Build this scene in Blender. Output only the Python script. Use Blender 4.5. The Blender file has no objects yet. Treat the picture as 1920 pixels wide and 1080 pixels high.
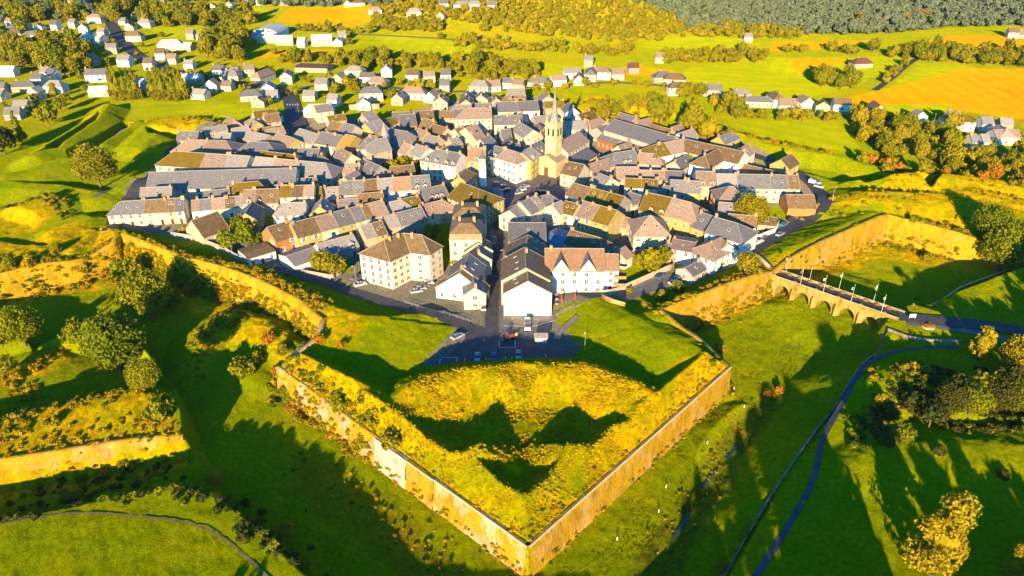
import bpy, math, random
import numpy as np
R = math.radians
rnd = random.Random(7)
rs = np.random.RandomState(11)
S = bpy.context.scene
COL = S.collection
# ------------------------------------------------------------------ camera
H = 120.0; TH = R(29.4); F = 1350.0
cth, sth = math.cos(TH), math.sin(TH)
cam = bpy.data.cameras.new('camera'); co = bpy.data.objects.new('camera', cam); COL.objects.link(co)
co.location = (0, 0, H); co.rotation_euler = (math.pi/2 - TH, 0, 0)
cam.sensor_width = 36; cam.lens = F/1920*36; cam.clip_end = 20000; cam.clip_start = 1
S.camera = co
def P(px, py, z=0.0):                    # photograph point -> place on the ground plan at height z
    u = (px-960)/F; v = (py-540)/F
    t = (H-z)/(sth+v*cth)
    return (u*t, t*(cth-v*sth))
def PP(pts, z=0.0): return [P(a, b, z) for a, b in pts]
def proj(x, y, z):
    d = y*cth-(z-H)*sth
    return (960+F*x/d, 540+F*(-(y*sth)-(z-H)*cth)/d)
# ------------------------------------------------------------------ light
AZ = R(10.0); EL = R(14.5)
w = bpy.data.worlds.new('World'); S.world = w; w.use_nodes = True
nt = w.node_tree; bg = nt.nodes['Background']
sky = nt.nodes.new('ShaderNodeTexSky'); sky.sky_type = 'NISHITA'; sky.sun_disc = False
sky.sun_elevation = EL; sky.sun_rotation = math.pi + AZ; sky.air_density = 1.0; sky.dust_density = 0.6; sky.ozone_density = 2.0
tint = nt.nodes.new('ShaderNodeMix'); tint.data_type = 'RGBA'; tint.blend_type = 'MULTIPLY'; tint.inputs[0].default_value = 1
tint.inputs[7].default_value = (.12, 1.0, 1.75, 1); nt.links.new(sky.outputs[0], tint.inputs[6])
nt.links.new(tint.outputs[2], bg.inputs[0]); bg.inputs[1].default_value = 0.07
sl = bpy.data.lights.new('sun', 'SUN'); sl.energy = 5.0; sl.angle = R(0.6); sl.color = (1.0, 0.73, 0.38)
so = bpy.data.objects.new('sun', sl); COL.objects.link(so)
so.rotation_euler = (math.pi/2 - EL, 0, -AZ)     # light travels towards +Y, a little to +X
so.location = (0, -100, 200)
S.view_settings.view_transform = 'Standard'; S.view_settings.look = 'None'
S.view_settings.exposure = 1.25; S.view_settings.gamma = 1.0
S.render.engine = 'CYCLES'
S.cycles.max_bounces = 4; S.cycles.diffuse_bounces = 2; S.cycles.transparent_max_bounces = 4
# ------------------------------------------------------------------ materials
def nodes_mat(name):
    m = bpy.data.materials.new(name); m.use_nodes = True
    n = m.node_tree.nodes; b = n['Principled BSDF']
    b.inputs['Specular IOR Level'].default_value = 0.15
    b.inputs['Roughness'].default_value = 0.85
    return m, n, m.node_tree.links, b
def noise(n, l, scale, detail=4, rough=0.6, coord='Object', stretch=None):
    tc = n.new('ShaderNodeTexCoord') if coord != 'World' else n.new('ShaderNodeNewGeometry')
    out = tc.outputs['Object'] if coord == 'Object' else (tc.outputs['Generated'] if coord == 'Generated' else tc.outputs['Position'])
    mp = n.new('ShaderNodeMapping'); l.new(out, mp.inputs[0])
    if stretch: mp.inputs['Scale'].default_value = stretch
    t = n.new('ShaderNodeTexNoise'); t.inputs['Scale'].default_value = scale
    t.inputs['Detail'].default_value = detail; t.inputs['Roughness'].default_value = rough
    l.new(mp.outputs[0], t.inputs['Vector'])
    return t
def ramp(n, l, src, stops):
    r = n.new('ShaderNodeValToRGB'); l.new(src, r.inputs[0])
    e = r.color_ramp.elements
    while len(e) < len(stops): e.new(0.5)
    for k, (p, c) in enumerate(stops): e[k].position = p; e[k].color = (*c, 1)
    return r
def mixc(n, l, a, b, fac, mode='MIX'):
    x = n.new('ShaderNodeMix'); x.data_type = 'RGBA'; x.blend_type = mode
    for sock, v in ((x.inputs[0], fac), (x.inputs[6], a), (x.inputs[7], b)):
        if isinstance(v, (int, float)): sock.default_value = v
        elif isinstance(v, tuple): sock.default_value = (*v, 1)
        else: l.new(v, sock)
    return x.outputs[2]
def bump(n, l, b, src, strength, dist=0.1):
    bp = n.new('ShaderNodeBump'); bp.inputs['Strength'].default_value = strength; bp.inputs['Distance'].default_value = dist
    l.new(src, bp.inputs['Height']); l.new(bp.outputs[0], b.inputs['Normal'])
def varmat(name, c1, c2, scale=1.5, bumpd=0.03, c3=None, stretch=None, randv=0.25, rough=0.85, detail=4):
    m, n, l, b = nodes_mat(name)
    t = noise(n, l, scale, detail, 0.65, 'World', stretch)
    st = [(0.32, c1), (0.66, c2)] if c3 is None else [(0.3, c1), (0.52, c2), (0.7, c3)]
    r = ramp(n, l, t.outputs[0], st)
    col = r.outputs[0]
    if randv:
        oi = n.new('ShaderNodeObjectInfo')
        mr = n.new('ShaderNodeMapRange'); l.new(oi.outputs['Random'], mr.inputs[0])
        mr.inputs[3].default_value = 1-randv; mr.inputs[4].default_value = 1+randv
        cmb = n.new('ShaderNodeCombineColor')
        for k in range(3): l.new(mr.outputs[0], cmb.inputs[k])
        col = mixc(n, l, col, cmb.outputs[0], 1.0, 'MULTIPLY')
    l.new(col, b.inputs['Base Color'])
    b.inputs['Roughness'].default_value = rough
    if bumpd: bump(n, l, b, t.outputs[0], 0.5, bumpd)
    return m
def roofmat(name, c1, c2, c3, rand=0.18):
    m, n, l, b = nodes_mat(name)
    t = noise(n, l, 0.9, 5, 0.7, 'World')
    t2 = noise(n, l, 5.0, 3, 0.7, 'World', (1, 1, 0.4))
    r = ramp(n, l, t.outputs[0], [(0.3, c1), (0.5, c2), (0.72, c3)])
    r2 = ramp(n, l, t2.outputs[0], [(0.3, (0.72,)*3), (0.7, (1.25,)*3)])
    col = mixc(n, l, r.outputs[0], r2.outputs[0], 1.0, 'MULTIPLY')
    # courses of slates: fine lines across the height
    tc = n.new('ShaderNodeNewGeometry'); sx = n.new('ShaderNodeSeparateXYZ'); l.new(tc.outputs['Position'], sx.inputs[0])
    mt = n.new('ShaderNodeMath'); mt.operation = 'MULTIPLY'; mt.inputs[1].default_value = 3.5; l.new(sx.outputs[2], mt.inputs[0])
    fr = n.new('ShaderNodeMath'); fr.operation = 'FRACT'; l.new(mt.outputs[0], fr.inputs[0])
    bump(n, l, b, fr.outputs[0], 0.5, 0.04)
    oi = n.new('ShaderNodeObjectInfo'); mr = n.new('ShaderNodeMapRange'); l.new(oi.outputs['Random'], mr.inputs[0])
    mr.inputs[3].default_value = 1-rand; mr.inputs[4].default_value = 1+rand
    cmb = n.new('ShaderNodeCombineColor')
    for k in range(3): l.new(mr.outputs[0], cmb.inputs[k])
    col = mixc(n, l, col, cmb.outputs[0], 1.0, 'MULTIPLY')
    l.new(col, b.inputs['Base Color']); b.inputs['Roughness'].default_value = 0.6
    b.inputs['Specular IOR Level'].default_value = 0.3
    return m
M = {}
M['slate'] = roofmat('slate', (.12,.115,.12), (.165,.155,.16), (.22,.205,.2))
M['slate_light'] = roofmat('slate_light', (.22,.20,.19), (.29,.26,.24), (.36,.32,.28))
M['tan_tile'] = roofmat('tan_tile', (.21,.14,.11), (.30,.21,.155), (.40,.28,.20))
M['brown_tile'] = roofmat('brown_tile', (.11,.065,.03), (.19,.12,.055), (.27,.18,.09))
M['moss_roof'] = roofmat('moss_roof', (.11,.07,.004), (.19,.12,.004), (.24,.16,.03))
M['orange_tile'] = roofmat('orange_tile', (.26,.14,.075), (.34,.19,.105), (.42,.25,.15))
M['bright_orange'] = roofmat('bright_orange', (.48,.18,.03), (.55,.22,.04), (.6,.25,.05), .05)
M['red_tile'] = roofmat('red_tile', (.12,.045,.035), (.17,.065,.045), (.22,.10,.07))
M['slate_shade_blue'] = roofmat('slate_shade_blue', (.08,.15,.26), (.10,.19,.32), (.12,.22,.36), .05)  # slate roof whose shade is painted in as a blue base colour
M['white_sheet'] = roofmat('white_sheet', (.45,.44,.44), (.55,.54,.52), (.62,.6,.58), .1)
M['white_wall'] = varmat('white_wall', (.66,.64,.6), (.8,.78,.73), 0.8, .02, randv=.1)
M['cream_wall'] = varmat('cream_wall', (.55,.47,.33), (.7,.61,.45), 0.8, .02, randv=.12)
M['beige_wall'] = varmat('beige_wall', (.38,.30,.21), (.52,.42,.3), 0.9, .03, randv=.15)
M['grey_wall'] = varmat('grey_wall', (.3,.27,.25), (.42,.38,.34), 0.9, .03, randv=.15)
M['yellow_wall'] = varmat('yellow_wall', (.42,.28,.07), (.55,.40,.13), 0.9, .03, randv=.08)
M['orange_wall'] = varmat('orange_wall', (.36,.16,.05), (.48,.25,.09), 0.9, .03, randv=.1)
M['brick_wall'] = varmat('brick_wall', (.32,.09,.03), (.42,.14,.04), 1.5, .03, randv=.06)
M['church_stone'] = varmat('church_stone', (.55,.41,.17), (.74,.58,.30), 0.5, .05, randv=.03)
M['ridge_tile'] = varmat('ridge_tile', (.35,.26,.17), (.48,.38,.26), 2, 0, randv=0)
M['frame'] = varmat('frame', (.62,.6,.55), (.72,.7,.65), 2, 0, randv=.05)
M['chimney_brick'] = varmat('chimney_brick', (.38,.2,.09), (.52,.33,.17), 2, .03, randv=.2)
M['door'] = varmat('door', (.10,.05,.03), (.2,.09,.04), 1, 0, randv=.4)
M['garage'] = varmat('garage', (.6,.6,.6), (.7,.7,.7), 1, 0, randv=.05)
M['lamp_metal'] = varmat('lamp_metal', (.3,.3,.3), (.4,.4,.4), 1, 0, randv=0)
M['white_metal'] = varmat('white_metal', (.7,.7,.68), (.78,.78,.75), 1, 0, randv=0)
M['asphalt'] = varmat('asphalt', (.055,.055,.062), (.095,.092,.098), .35, .02, randv=0, detail=6)
M['lane'] = varmat('lane', (.14,.125,.12), (.20,.175,.16), .4, .02, randv=0, detail=6)
M['paving'] = varmat('paving', (.18,.15,.13), (.27,.225,.19), .5, .02, randv=0, detail=6)
M['paint'] = varmat('paint', (.5,.5,.5), (.8,.8,.8), 1.5, 0, randv=0)
M['dirt'] = varmat('dirt', (.16,.10,.05), (.26,.18,.09), .6, .03, randv=0)
M['water'] = varmat('water', (.02,.05,.07), (.05,.09,.11), 2, .02, randv=0, rough=.12)
M['trunk'] = varmat('trunk', (.10,.07,.05), (.2,.15,.1), 3, .02, randv=.2)
M['rubber'] = varmat('rubber', (.02,.02,.02), (.03,.03,.03), 3, 0, randv=0)
M['wood'] = varmat('wood', (.2,.12,.07), (.32,.2,.12), 3, 0, randv=.1)
def glass():
    m, n, l, b = nodes_mat('glass')
    b.inputs['Base Color'].default_value = (.05,.06,.08,1); b.inputs['Roughness'].default_value = .15
    b.inputs['Specular IOR Level'].default_value = .6
    return m
M['glass'] = glass()
def paintmat(name, c, rough=.3):
    m, n, l, b = nodes_mat(name); b.inputs['Base Color'].default_value = (*c, 1); b.inputs['Roughness'].default_value = rough
    b.inputs['Coat Weight'].default_value = .5; b.inputs['Specular IOR Level'].default_value = .5
    return m
CARCOL = {'silver': (.42,.44,.46), 'white': (.72,.72,.72), 'grey': (.16,.17,.19), 'blue': (.05,.12,.32), 'red': (.4,.03,.03),
          'black': (.03,.03,.035), 'teal': (.05,.26,.32)}
for k, c in CARCOL.items(): M['car_'+k] = paintmat('car_'+k, c)
for k, c in {'flag_red': (.42,.008,.012), 'flag_white': (.5,.5,.5), 'flag_blue': (.01,.03,.3), 'flag_orange': (.45,.08,.005), 'parasol_red': (.6,.06,.02), 'yellow_lid': (.7,.45,.03)}.items(): M[k] = paintmat(k, c, .8)
def stone_mat(name, stone1, stone2, veg, vegamt, streak=(1,1,.25)):
    m, n, l, b = nodes_mat(name)
    t = noise(n, l, .16, 6, .7, 'World'); t2 = noise(n, l, 1.3, 5, .75, 'World', streak); t3 = noise(n, l, 3.0, 3, .7, 'World')
    s = ramp(n, l, t2.outputs[0], [(.33, stone1), (.66, stone2)])
    v = ramp(n, l, t3.outputs[0], [(.3, tuple(x*.55 for x in veg)), (.7, tuple(min(1, x*1.35) for x in veg))])
    add = n.new('ShaderNodeMath'); add.operation = 'MULTIPLY_ADD'; l.new(t2.outputs[0], add.inputs[0]); add.inputs[1].default_value = .55; l.new(t.outputs[0], add.inputs[2])
    mr = n.new('ShaderNodeMapRange'); l.new(add.outputs[0], mr.inputs[0]); mr.inputs[1].default_value = 1.0-vegamt; mr.inputs[2].default_value = 1.08-vegamt
    col = mixc(n, l, s.outputs[0], v.outputs[0], mr.outputs[0])
    t4 = noise(n, l, .4, 6, .75, 'World', (1, 1, .45)); st = ramp(n, l, t4.outputs[0], [(.32, (.58,.53,.5)), (.5, (.95,.95,.95)), (.68, (1.15,1.12,1.08))])
    col = mixc(n, l, col, st.outputs[0], 1.0, 'MULTIPLY')
    l.new(col, b.inputs['Base Color'])
    bump(n, l, b, t2.outputs[0], .9, .35)
    return m
M['scarp_left'] = stone_mat('scarp_left', (.42,.29,.16), (.62,.48,.33), (.48,.30,.008), .30)
M['scarp_right'] = stone_mat('scarp_right', (.36,.20,.03), (.62,.40,.12), (.46,.28,.008), .30, (1.2,1.2,.35))
M['old_wall'] = stone_mat('old_wall', (.34,.23,.12), (.62,.47,.28), (.48,.31,.008), .42)
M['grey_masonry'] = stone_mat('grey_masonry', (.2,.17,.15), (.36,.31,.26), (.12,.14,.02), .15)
M['bridge_stone'] = stone_mat('bridge_stone', (.36,.24,.06), (.54,.38,.11), (.26,.22,.01), .2)
M['fresh_masonry'] = stone_mat('fresh_masonry', (.5,.36,.26), (.7,.58,.48), (.42,.22,.05), .05)
M['coping'] = varmat('coping', (.5,.38,.22), (.66,.52,.34), 1.2, .03, randv=0)
def leafmat(name, c1, c2, c3, transl=.25):
    m, n, l, b = nodes_mat(name)
    t = noise(n, l, .12, 3, .6, 'World'); t2 = noise(n, l, 1.1, 3, .7, 'World')
    add = n.new('ShaderNodeMath'); add.operation = 'MULTIPLY_ADD'; l.new(t2.outputs[0], add.inputs[0]); add.inputs[1].default_value = .6; l.new(t.outputs[0], add.inputs[2])
    oi = n.new('ShaderNodeObjectInfo'); m2 = n.new('ShaderNodeMath'); m2.operation = 'MULTIPLY_ADD'; l.new(oi.outputs['Random'], m2.inputs[0]); m2.inputs[1].default_value = .35; l.new(add.outputs[0], m2.inputs[2])
    r = ramp(n, l, m2.outputs[0], [(.62, c1), (.95, c2), (1.0, c3)])
    e = r.color_ramp.elements; e[0].position = .66; e[1].position = .88; e[2].position = 1.0
    l.new(r.outputs[0], b.inputs['Base Color'])
    tr = n.new('ShaderNodeBsdfTranslucent'); l.new(r.outputs[0], tr.inputs[0])
    mx = n.new('ShaderNodeMixShader'); mx.inputs[0].default_value = transl
    l.new(b.outputs[0], mx.inputs[1]); l.new(tr.outputs[0], mx.inputs[2]); l.new(mx.outputs[0], n['Material Output'].inputs[0])
    return m
M['leaf'] = leafmat('leaf', (.11,.15,.003), (.19,.22,.003), (.27,.25,.004))
M['leaf_gold'] = leafmat('leaf_gold', (.19,.18,.006), (.28,.245,.006), (.38,.29,.008))
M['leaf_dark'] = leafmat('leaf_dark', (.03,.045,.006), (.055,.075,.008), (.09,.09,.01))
M['leaf_hazed'] = leafmat('leaf_hazed', (.085,.15,.105), (.125,.195,.13), (.18,.22,.12))  # pale blue-green tint paints distance haze into the leaf colour
M['leaf_olive'] = leafmat('leaf_olive', (.13,.155,.004), (.21,.215,.004), (.29,.24,.005))
M['scrub'] = leafmat('scrub', (.34,.25,.004), (.48,.33,.005), (.46,.20,.01))
M['grass_tuft'] = leafmat('grass_tuft', (.15,.19,.001), (.23,.25,.001), (.30,.27,.002), .35)
M['hay'] = leafmat('hay', (.40,.34,.004), (.52,.40,.004), (.58,.40,.006), .45)
# terrain material: the colour of each zone (what grows or lies there) comes as an attribute
def ground_mat():
    m, n, l, b = nodes_mat('ground')
    at = n.new('ShaderNodeAttribute'); at.attribute_name = 'zone'
    a2 = n.new('ShaderNodeAttribute'); a2.attribute_name = 'rough'
    t = noise(n, l, .9, 6, .75, 'World'); t2 = noise(n, l, .09, 5, .65, 'World'); t3 = noise(n, l, 3.2, 4, .7, 'World')
    r = ramp(n, l, t.outputs[0], [(.3, (.5,.6,.5)), (.7, (1.42,1.34,1.2))])
    r2 = ramp(n, l, t2.outputs[0], [(.32, (.76,.9,.8)), (.68, (1.22,1.08,1.0))])
    c = mixc(n, l, at.outputs['Color'], r.outputs[0], 1.0, 'MULTIPLY')
    c = mixc(n, l, c, r2.outputs[0], 1.0, 'MULTIPLY')
    l.new(c, b.inputs['Base Color'])
    b.inputs['Diffuse Roughness'].default_value = 1.0
    s = n.new('ShaderNodeMath'); s.operation = 'ADD'; l.new(t.outputs[0], s.inputs[0]); l.new(t3.outputs[0], s.inputs[1])
    bp = n.new('ShaderNodeBump'); bp.inputs['Distance'].default_value = .5
    l.new(a2.outputs['Fac'], bp.inputs['Strength']); l.new(s.outputs[0], bp.inputs['Height']); l.new(bp.outputs[0], b.inputs['Normal'])
    b.inputs['Specular IOR Level'].default_value = .0
    return m
M['ground'] = ground_mat()
# ------------------------------------------------------------------ mesh helpers
class MB:
    def __init__(s): s.v = []; s.f = []; s.m = []
    def face(s, pts, mi=0):
        i = len(s.v); s.v += [tuple(p) for p in pts]; s.f.append(tuple(range(i, i+len(pts)))); s.m.append(mi)
    def box(s, x0, x1, y0, y1, z0, z1, mi=0, top=None):
        a = [(x0,y0),(x1,y0),(x1,y1),(x0,y1)]
        s.prism(a, z0, z1, mi, top)
    def prism(s, poly, z0, z1, mi=0, top=None, scale=1.0):
        n = len(poly); i = len(s.v)
        cx = sum(p[0] for p in poly)/n; cy = sum(p[1] for p in poly)/n
        s.v += [(p[0], p[1], z0) for p in poly]
        s.v += [(cx+(p[0]-cx)*scale, cy+(p[1]-cy)*scale, z1) for p in poly]
        for k in range(n):
            j = (k+1) % n; s.f.append((i+k, i+j, i+n+j, i+n+k)); s.m.append(mi)
        s.f.append(tuple(range(i+n, i+2*n))); s.m.append(mi if top is None else top)
        s.f.append(tuple(reversed(range(i, i+n)))); s.m.append(mi)
    def cone(s, x, y, z0, z1, r0, r1, n=8, mi=0, rot=0):
        i = len(s.v)
        for (z, r) in ((z0, r0), (z1, r1)):
            for k in range(n):
                a = rot+2*math.pi*k/n; s.v.append((x+r*math.cos(a), y+r*math.sin(a), z))
        for k in range(n):
            j = (k+1) % n; s.f.append((i+k, i+j, i+n+j, i+n+k)); s.m.append(mi)
        s.f.append(tuple(range(i+n, i+2*n))); s.m.append(mi)
    def bar(s, a, b, r, n=6, mi=0, r1=None):
        r1 = r if r1 is None else r1
        a = np.array(a, float); b = np.array(b, float); d = b-a; d /= np.linalg.norm(d)+1e-9
        u = np.cross(d, (0, 0, 1) if abs(d[2]) < .9 else (1, 0, 0)); u /= np.linalg.norm(u); w_ = np.cross(d, u)
        i = len(s.v)
        for p, rr in ((a, r), (b, r1)):
            for k in range(n):
                t = 2*math.pi*k/n; s.v.append(tuple(p+rr*(math.cos(t)*u+math.sin(t)*w_)))
        for k in range(n):
            j = (k+1) % n; s.f.append((i+k, i+j, i+n+j, i+n+k)); s.m.append(mi)
        s.f.append(tuple(reversed(range(i, i+n)))); s.m.append(mi); s.f.append(tuple(range(i+n, i+2*n))); s.m.append(mi)
    def mesh(s, name, mats):
        me = bpy.data.meshes.new(name); me.from_pydata(s.v, [], s.f)
        for x in (mats if isinstance(mats, (list, tuple)) else [mats]): me.materials.append(M[x])
        if any(s.m): me.polygons.foreach_set('material_index', s.m)
        me.update(); return me
    def build(s, name, mats, parent=None): return put(name, s.mesh(name, mats), parent)
def put(name, me, parent=None, loc=None, rz=None, sc=None):
    o = bpy.data.objects.new(name, me); COL.objects.link(o)
    if parent: o.parent = parent
    if loc: o.location = loc
    if rz is not None: o.rotation_euler = (0, 0, rz)
    if sc is not None: o.scale = sc
    return o
THINGS = []
def tag(o, label=None, cat=None, group=None, kind=None):
    if label: o['label'] = label
    if cat: o['category'] = cat
    if group: o['group'] = group
    if kind: o['kind'] = kind
    if label and not kind: THINGS.append(o)
    return o
def empty(name, loc, rz=0.0):
    o = bpy.data.objects.new(name, None); COL.objects.link(o); o.location = loc; o.rotation_euler = (0, 0, rz); o.empty_display_size = .3
    return o
def npmesh(name, v, f, mat, smooth=False):
    me = bpy.data.meshes.new(name)
    me.vertices.add(len(v)); me.vertices.foreach_set('co', np.asarray(v, np.float32).ravel())
    f = np.asarray(f, np.int32); nf, k = f.shape
    me.loops.add(nf*k); me.loops.foreach_set('vertex_index', f.ravel())
    me.polygons.add(nf); me.polygons.foreach_set('loop_start', np.arange(0, nf*k, k, dtype=np.int32))
    if smooth: me.polygons.foreach_set('use_smooth', np.ones(nf, bool))
    me.materials.append(M[mat]); me.update(calc_edges=True); return me
# ------------------------------------------------------------------ numpy noise
_perm = rs.rand(256, 256)
def vnoise(x, y):
    xi = np.floor(x).astype(np.int64); yi = np.floor(y).astype(np.int64); fx = x-xi; fy = y-yi
    fx = fx*fx*(3-2*fx); fy = fy*fy*(3-2*fy)
    a = _perm[xi & 255, yi & 255]; b = _perm[(xi+1) & 255, yi & 255]; c = _perm[xi & 255, (yi+1) & 255]; d = _perm[(xi+1) & 255, (yi+1) & 255]
    return (a*(1-fx)+b*fx)*(1-fy)+(c*(1-fx)+d*fx)*fy-.5
def fbm(x, y, o=3):
    s = 0; a = 1
    for k in range(o): s = s+a*vnoise(x*2**k+17*k, y*2**k+31*k); a *= .55
    return s
def sdf(x, y, poly):
    p = np.array(poly); n = len(p); d = np.full(x.shape, 1e18); ins = np.zeros(x.shape, bool)
    for i in range(n):
        ax, ay = p[i]; bx, by = p[(i+1) % n]; ex, ey = bx-ax, by-ay
        t = np.clip(((x-ax)*ex+(y-ay)*ey)/(ex*ex+ey*ey+1e-12), 0, 1)
        d = np.minimum(d, (x-ax-t*ex)**2+(y-ay-t*ey)**2)
        c = ((ay > y) != (by > y)) & (x < (bx-ax)*(y-ay)/((by-ay) if by != ay else 1e-12)+ax)
        ins ^= c
    d = np.sqrt(d); return np.where(ins, -d, d)
def sst(a): a = np.clip(a, 0, 1); return a*a*(3-2*a)
# ------------------------------------------------------------------ terrain operations
OPS_OUT = []; OPS_IN = []; OPS = OPS_OUT
def setz(pts, z, blend=3.0, pz=0.0, world=False):
    w_ = pts if world else PP(pts, pz)
    OPS.append(('set', w_, z, blend))
def ridge(pts, hs, slope=.5, w_=1.0, sl2=None, pz=None, dn=False):
    if not isinstance(hs, (list, tuple)): hs = [hs]*len(pts)
    wp = [P(a, b, h if pz is None else pz) for (a, b), h in zip(pts, hs)]
    OPS.append(('cut' if dn else 'ridge', wp, hs, slope, w_, slope if sl2 is None else sl2))
def add(px, py, h, rx, ry, pz=0): OPS.append(('bump', P(px, py, pz), h, rx, ry))
DZ = -8.0
# outer edge of the moat (counterscarp) and edge of the fortress plateau (scarp)
MOAT = [(-900,560),(-500,640),(-150,600),(0,600),(60,640),(240,600),(330,720),(420,930),(475,972),(590,1080),(700,1250),(1150,1300),(1262,1230),(1360,1080),(1440,940),(1540,795),(1665,622),(1712,572),(1894,505),(2100,440),(2500,400),(2400,360),(1990,395),(1880,440),(1700,390),(1560,330),(1300,380),(600,330),(150,380),(-300,430),(-900,430)]
PLAT = [(-900,480),(-150,560),(0,524),(60,509),(140,491),(216,466),(231,452),(330,492),(420,520),(490,546),(560,582),(606,618),(596,645),(521,690),(990,1027),(1368,690),(1240,600),(1300,577),(1370,550),(1442,520),(1470,502),(1560,462),(1662,417),(1805,452),(1900,470),(2200,430),(2500,380),(2500,200),(1500,168),(300,168),(-900,200)]
GL = [(0,966),(340,906),(385,916),(470,972),(590,1082)]      # bottom-left glacis edge
# ravelin at left
setz([(-500,905),(0,872),(200,836),(340,812),(322,740),(290,690),(240,640),(90,640),(-500,700)], -6.5, 3)
ridge([(-300,850),(0,800),(115,768),(240,742),(305,748)], [2.8,2.8,2.8,2.8,1.5], .2, 2, .55)
ridge([(-60,745),(60,672),(120,648)], [-1,-1,-3], .35, 1.0, .3)
# left outer works ditch
setz([(-600,915),(0,877),(200,841),(350,817),(345,740),(430,700),(470,950),(385,914),(340,905),(0,966),(-600,1060)], DZ+1, 2.4)
setz(MOAT, DZ, 2.2)
setz([(1560,330),(1700,390),(1880,440),(1990,395),(2500,300),(2500,200),(1500,200)], 0, 6)
setz([(1440,540),(1560,470),(1760,540),(1690,640),(1600,640),(1500,590)], -5.4, 14)
setz([(1650,608),(1668,578),(1712,566),(1780,590),(1730,650),(1667,630)], .25, 2.5)
# tenaille in the moat at left
ridge([(345,690),(385,620),(430,592),(490,606),(560,662)], [-5,-3,-2,-2.2,-4], .5, 1.5)
setz([(400,640),(480,640),(540,690),(470,700)], -6.2, 6)
OPS = OPS_IN
# left bastion
setz([(-400,470),(-100,470),(150,425),(200,440),(140,480),(0,515),(-300,545)], 2.2, 5)
ridge([(0,398),(60,385),(90,372)], 5, .35, 3)
ridge([(-50,500),(60,470),(150,410)], [3.0,3.4,3.0], .3, 3)
setz([(-200,440),(0,455),(90,470),(60,420),(-50,395)], .6, 6)
# left curtain rampart
LC = [(205,425),(235,446),(330,484),(420,503),(480,512),(560,552),(640,588),(712,603)]
ridge(LC, [2.5,4,4,4,4,4,4,3.2], .42, 1.0, .36)
# lit bank between left curtain and the car park
ridge([(640,592),(720,596),(790,592),(850,606)], [3.8,3.2,1.6,.1], .13, 1.0, .5)
# centre bastion
ridge([(560,668),(650,716),(738,776),(800,822)], [4.5,6.8,7,6], .45, .6, .62)
ridge([(738,776),(800,716),(870,700),(980,692),(1092,692),(1180,724),(1242,758)], [6.4,6.4,6.6,6.6,6.6,6.4,6.4], .42, 2.0, .55)
ridge([(1242,758),(1290,708),(1335,655)], [7,6.4,4.6], .45, .6, .62)
BAST = [(570,690),(738,785),(800,730),(870,710),(980,702),(1092,702),(1180,734),(1242,768),(1330,690),(990,1000)]
_l, _t, _r = [np.array(P(*q)) for q in ((521,690),(990,1027),(1368,690))]
_u = (_t-_l)/np.linalg.norm(_t-_l); _v = (_r-_t)/np.linalg.norm(_r-_t); _nl = np.array([-_u[1], _u[0]]); _nr = np.array([-_v[1], _v[0]]); INS = 6.0
_tip = _t+(_nl+_nr)*INS/(1+float(_nl@_nr))
PLATFORM = [tuple(_l+_u*30+_nl*INS), tuple(_tip), tuple(_r-_v*30+_nr*INS)]+[P(a, b, 5) for a, b in ((1180,745),(1092,712),(870,720),(800,745))]
setz(PLATFORM, 4.2, 9, world=True)
setz([(790,800),(858,768),(900,745),(950,742),(980,752),(1015,742),(1070,745),(1100,765),(1160,790),(1130,850),(985,875),(840,858)], .4, 8, 2)
ridge([(778,818),(800,835),(820,852),(847,866),(878,852),(905,838),(932,848),(953,858),(969,868)], [6.0,8.0,9.0,9.2,9.0,8.8,8.4,4.6,3.2], .5, .6, 1.1)
ridge([(984,868),(992,862),(1010,850),(1036,836),(1062,846),(1085,858),(1108,866),(1135,838),(1160,800)], [3.2,7.6,8.8,9.0,9.0,9.0,8.8,7.4,5.4], .5, .6, 1.1)
ridge([(979,700),(978,800),(981,905)], [4.5,1.0,2.0], .7, 1.0, dn=True)
setz([(895,878),(980,868),(1035,878),(985,925)], 1.6, 4.0, 3)
ridge([(850,872),(985,938),(1070,874)], [4.6,5.4,4.6], .5, .6, .7)
# right of the car park: lit slope and right curtain
ridge([(1120,566),(1185,600),(1260,642),(1330,668)], [2.6,4.2,4.6,3.6], .22, 2.0, .3)
ridge([(1230,592),(1300,560),(1380,528),(1425,515)], [3.5,4,4,3], .45, 1.5, .4)
setz([(1180,560),(1290,520),(1370,495),(1340,540),(1240,582)], -.5, 5)
# right bastion bank beyond the gate
ridge([(1425,492),(1530,452),(1640,402)], [2.0,4.0,4.2], .42, 1.5, .32)
ridge([(1640,402),(1720,418),(1800,440)], [3.5,3,3], .3, 1.5)
# upper left works: long banks running up
for a in ([(60,290),(120,262),(180,222),(200,195)], [(100,268),(150,238),(185,215)], [(185,268),(225,236),(255,226)]):
    ridge(a, 4.6, .45, 1.0)
setz([(130,290),(185,260),(232,230),(275,226),(225,262),(150,312)], -5, 2)
setz([(70,300),(150,250),(190,222),(180,240),(110,290)], -3.4, 2)
ridge([(255,270),(300,228),(340,222),(400,235),(440,245)], 3.5, .3, 4)
setz([(280,248),(350,252),(390,262),(340,262),(285,258)], -2, 3)
ridge([(230,282),(280,274),(335,278)], 2.0, .3, 2)
ridge([(20,330),(60,325),(120,300)], 3, .3, 3)
ridge([(0,345),(100,352),(180,368)], 3, .3, 3)
ridge([(180,378),(225,352),(262,335)], [1.5,3,3], .5, 1.5)
# works behind the church
ridge([(1085,200),(1130,190),(1190,198),(1240,205)], 3, .35, 3)
ridge([(1070,222),(1110,214),(1160,222)], 3, .35, 4)
MND = 1
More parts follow.
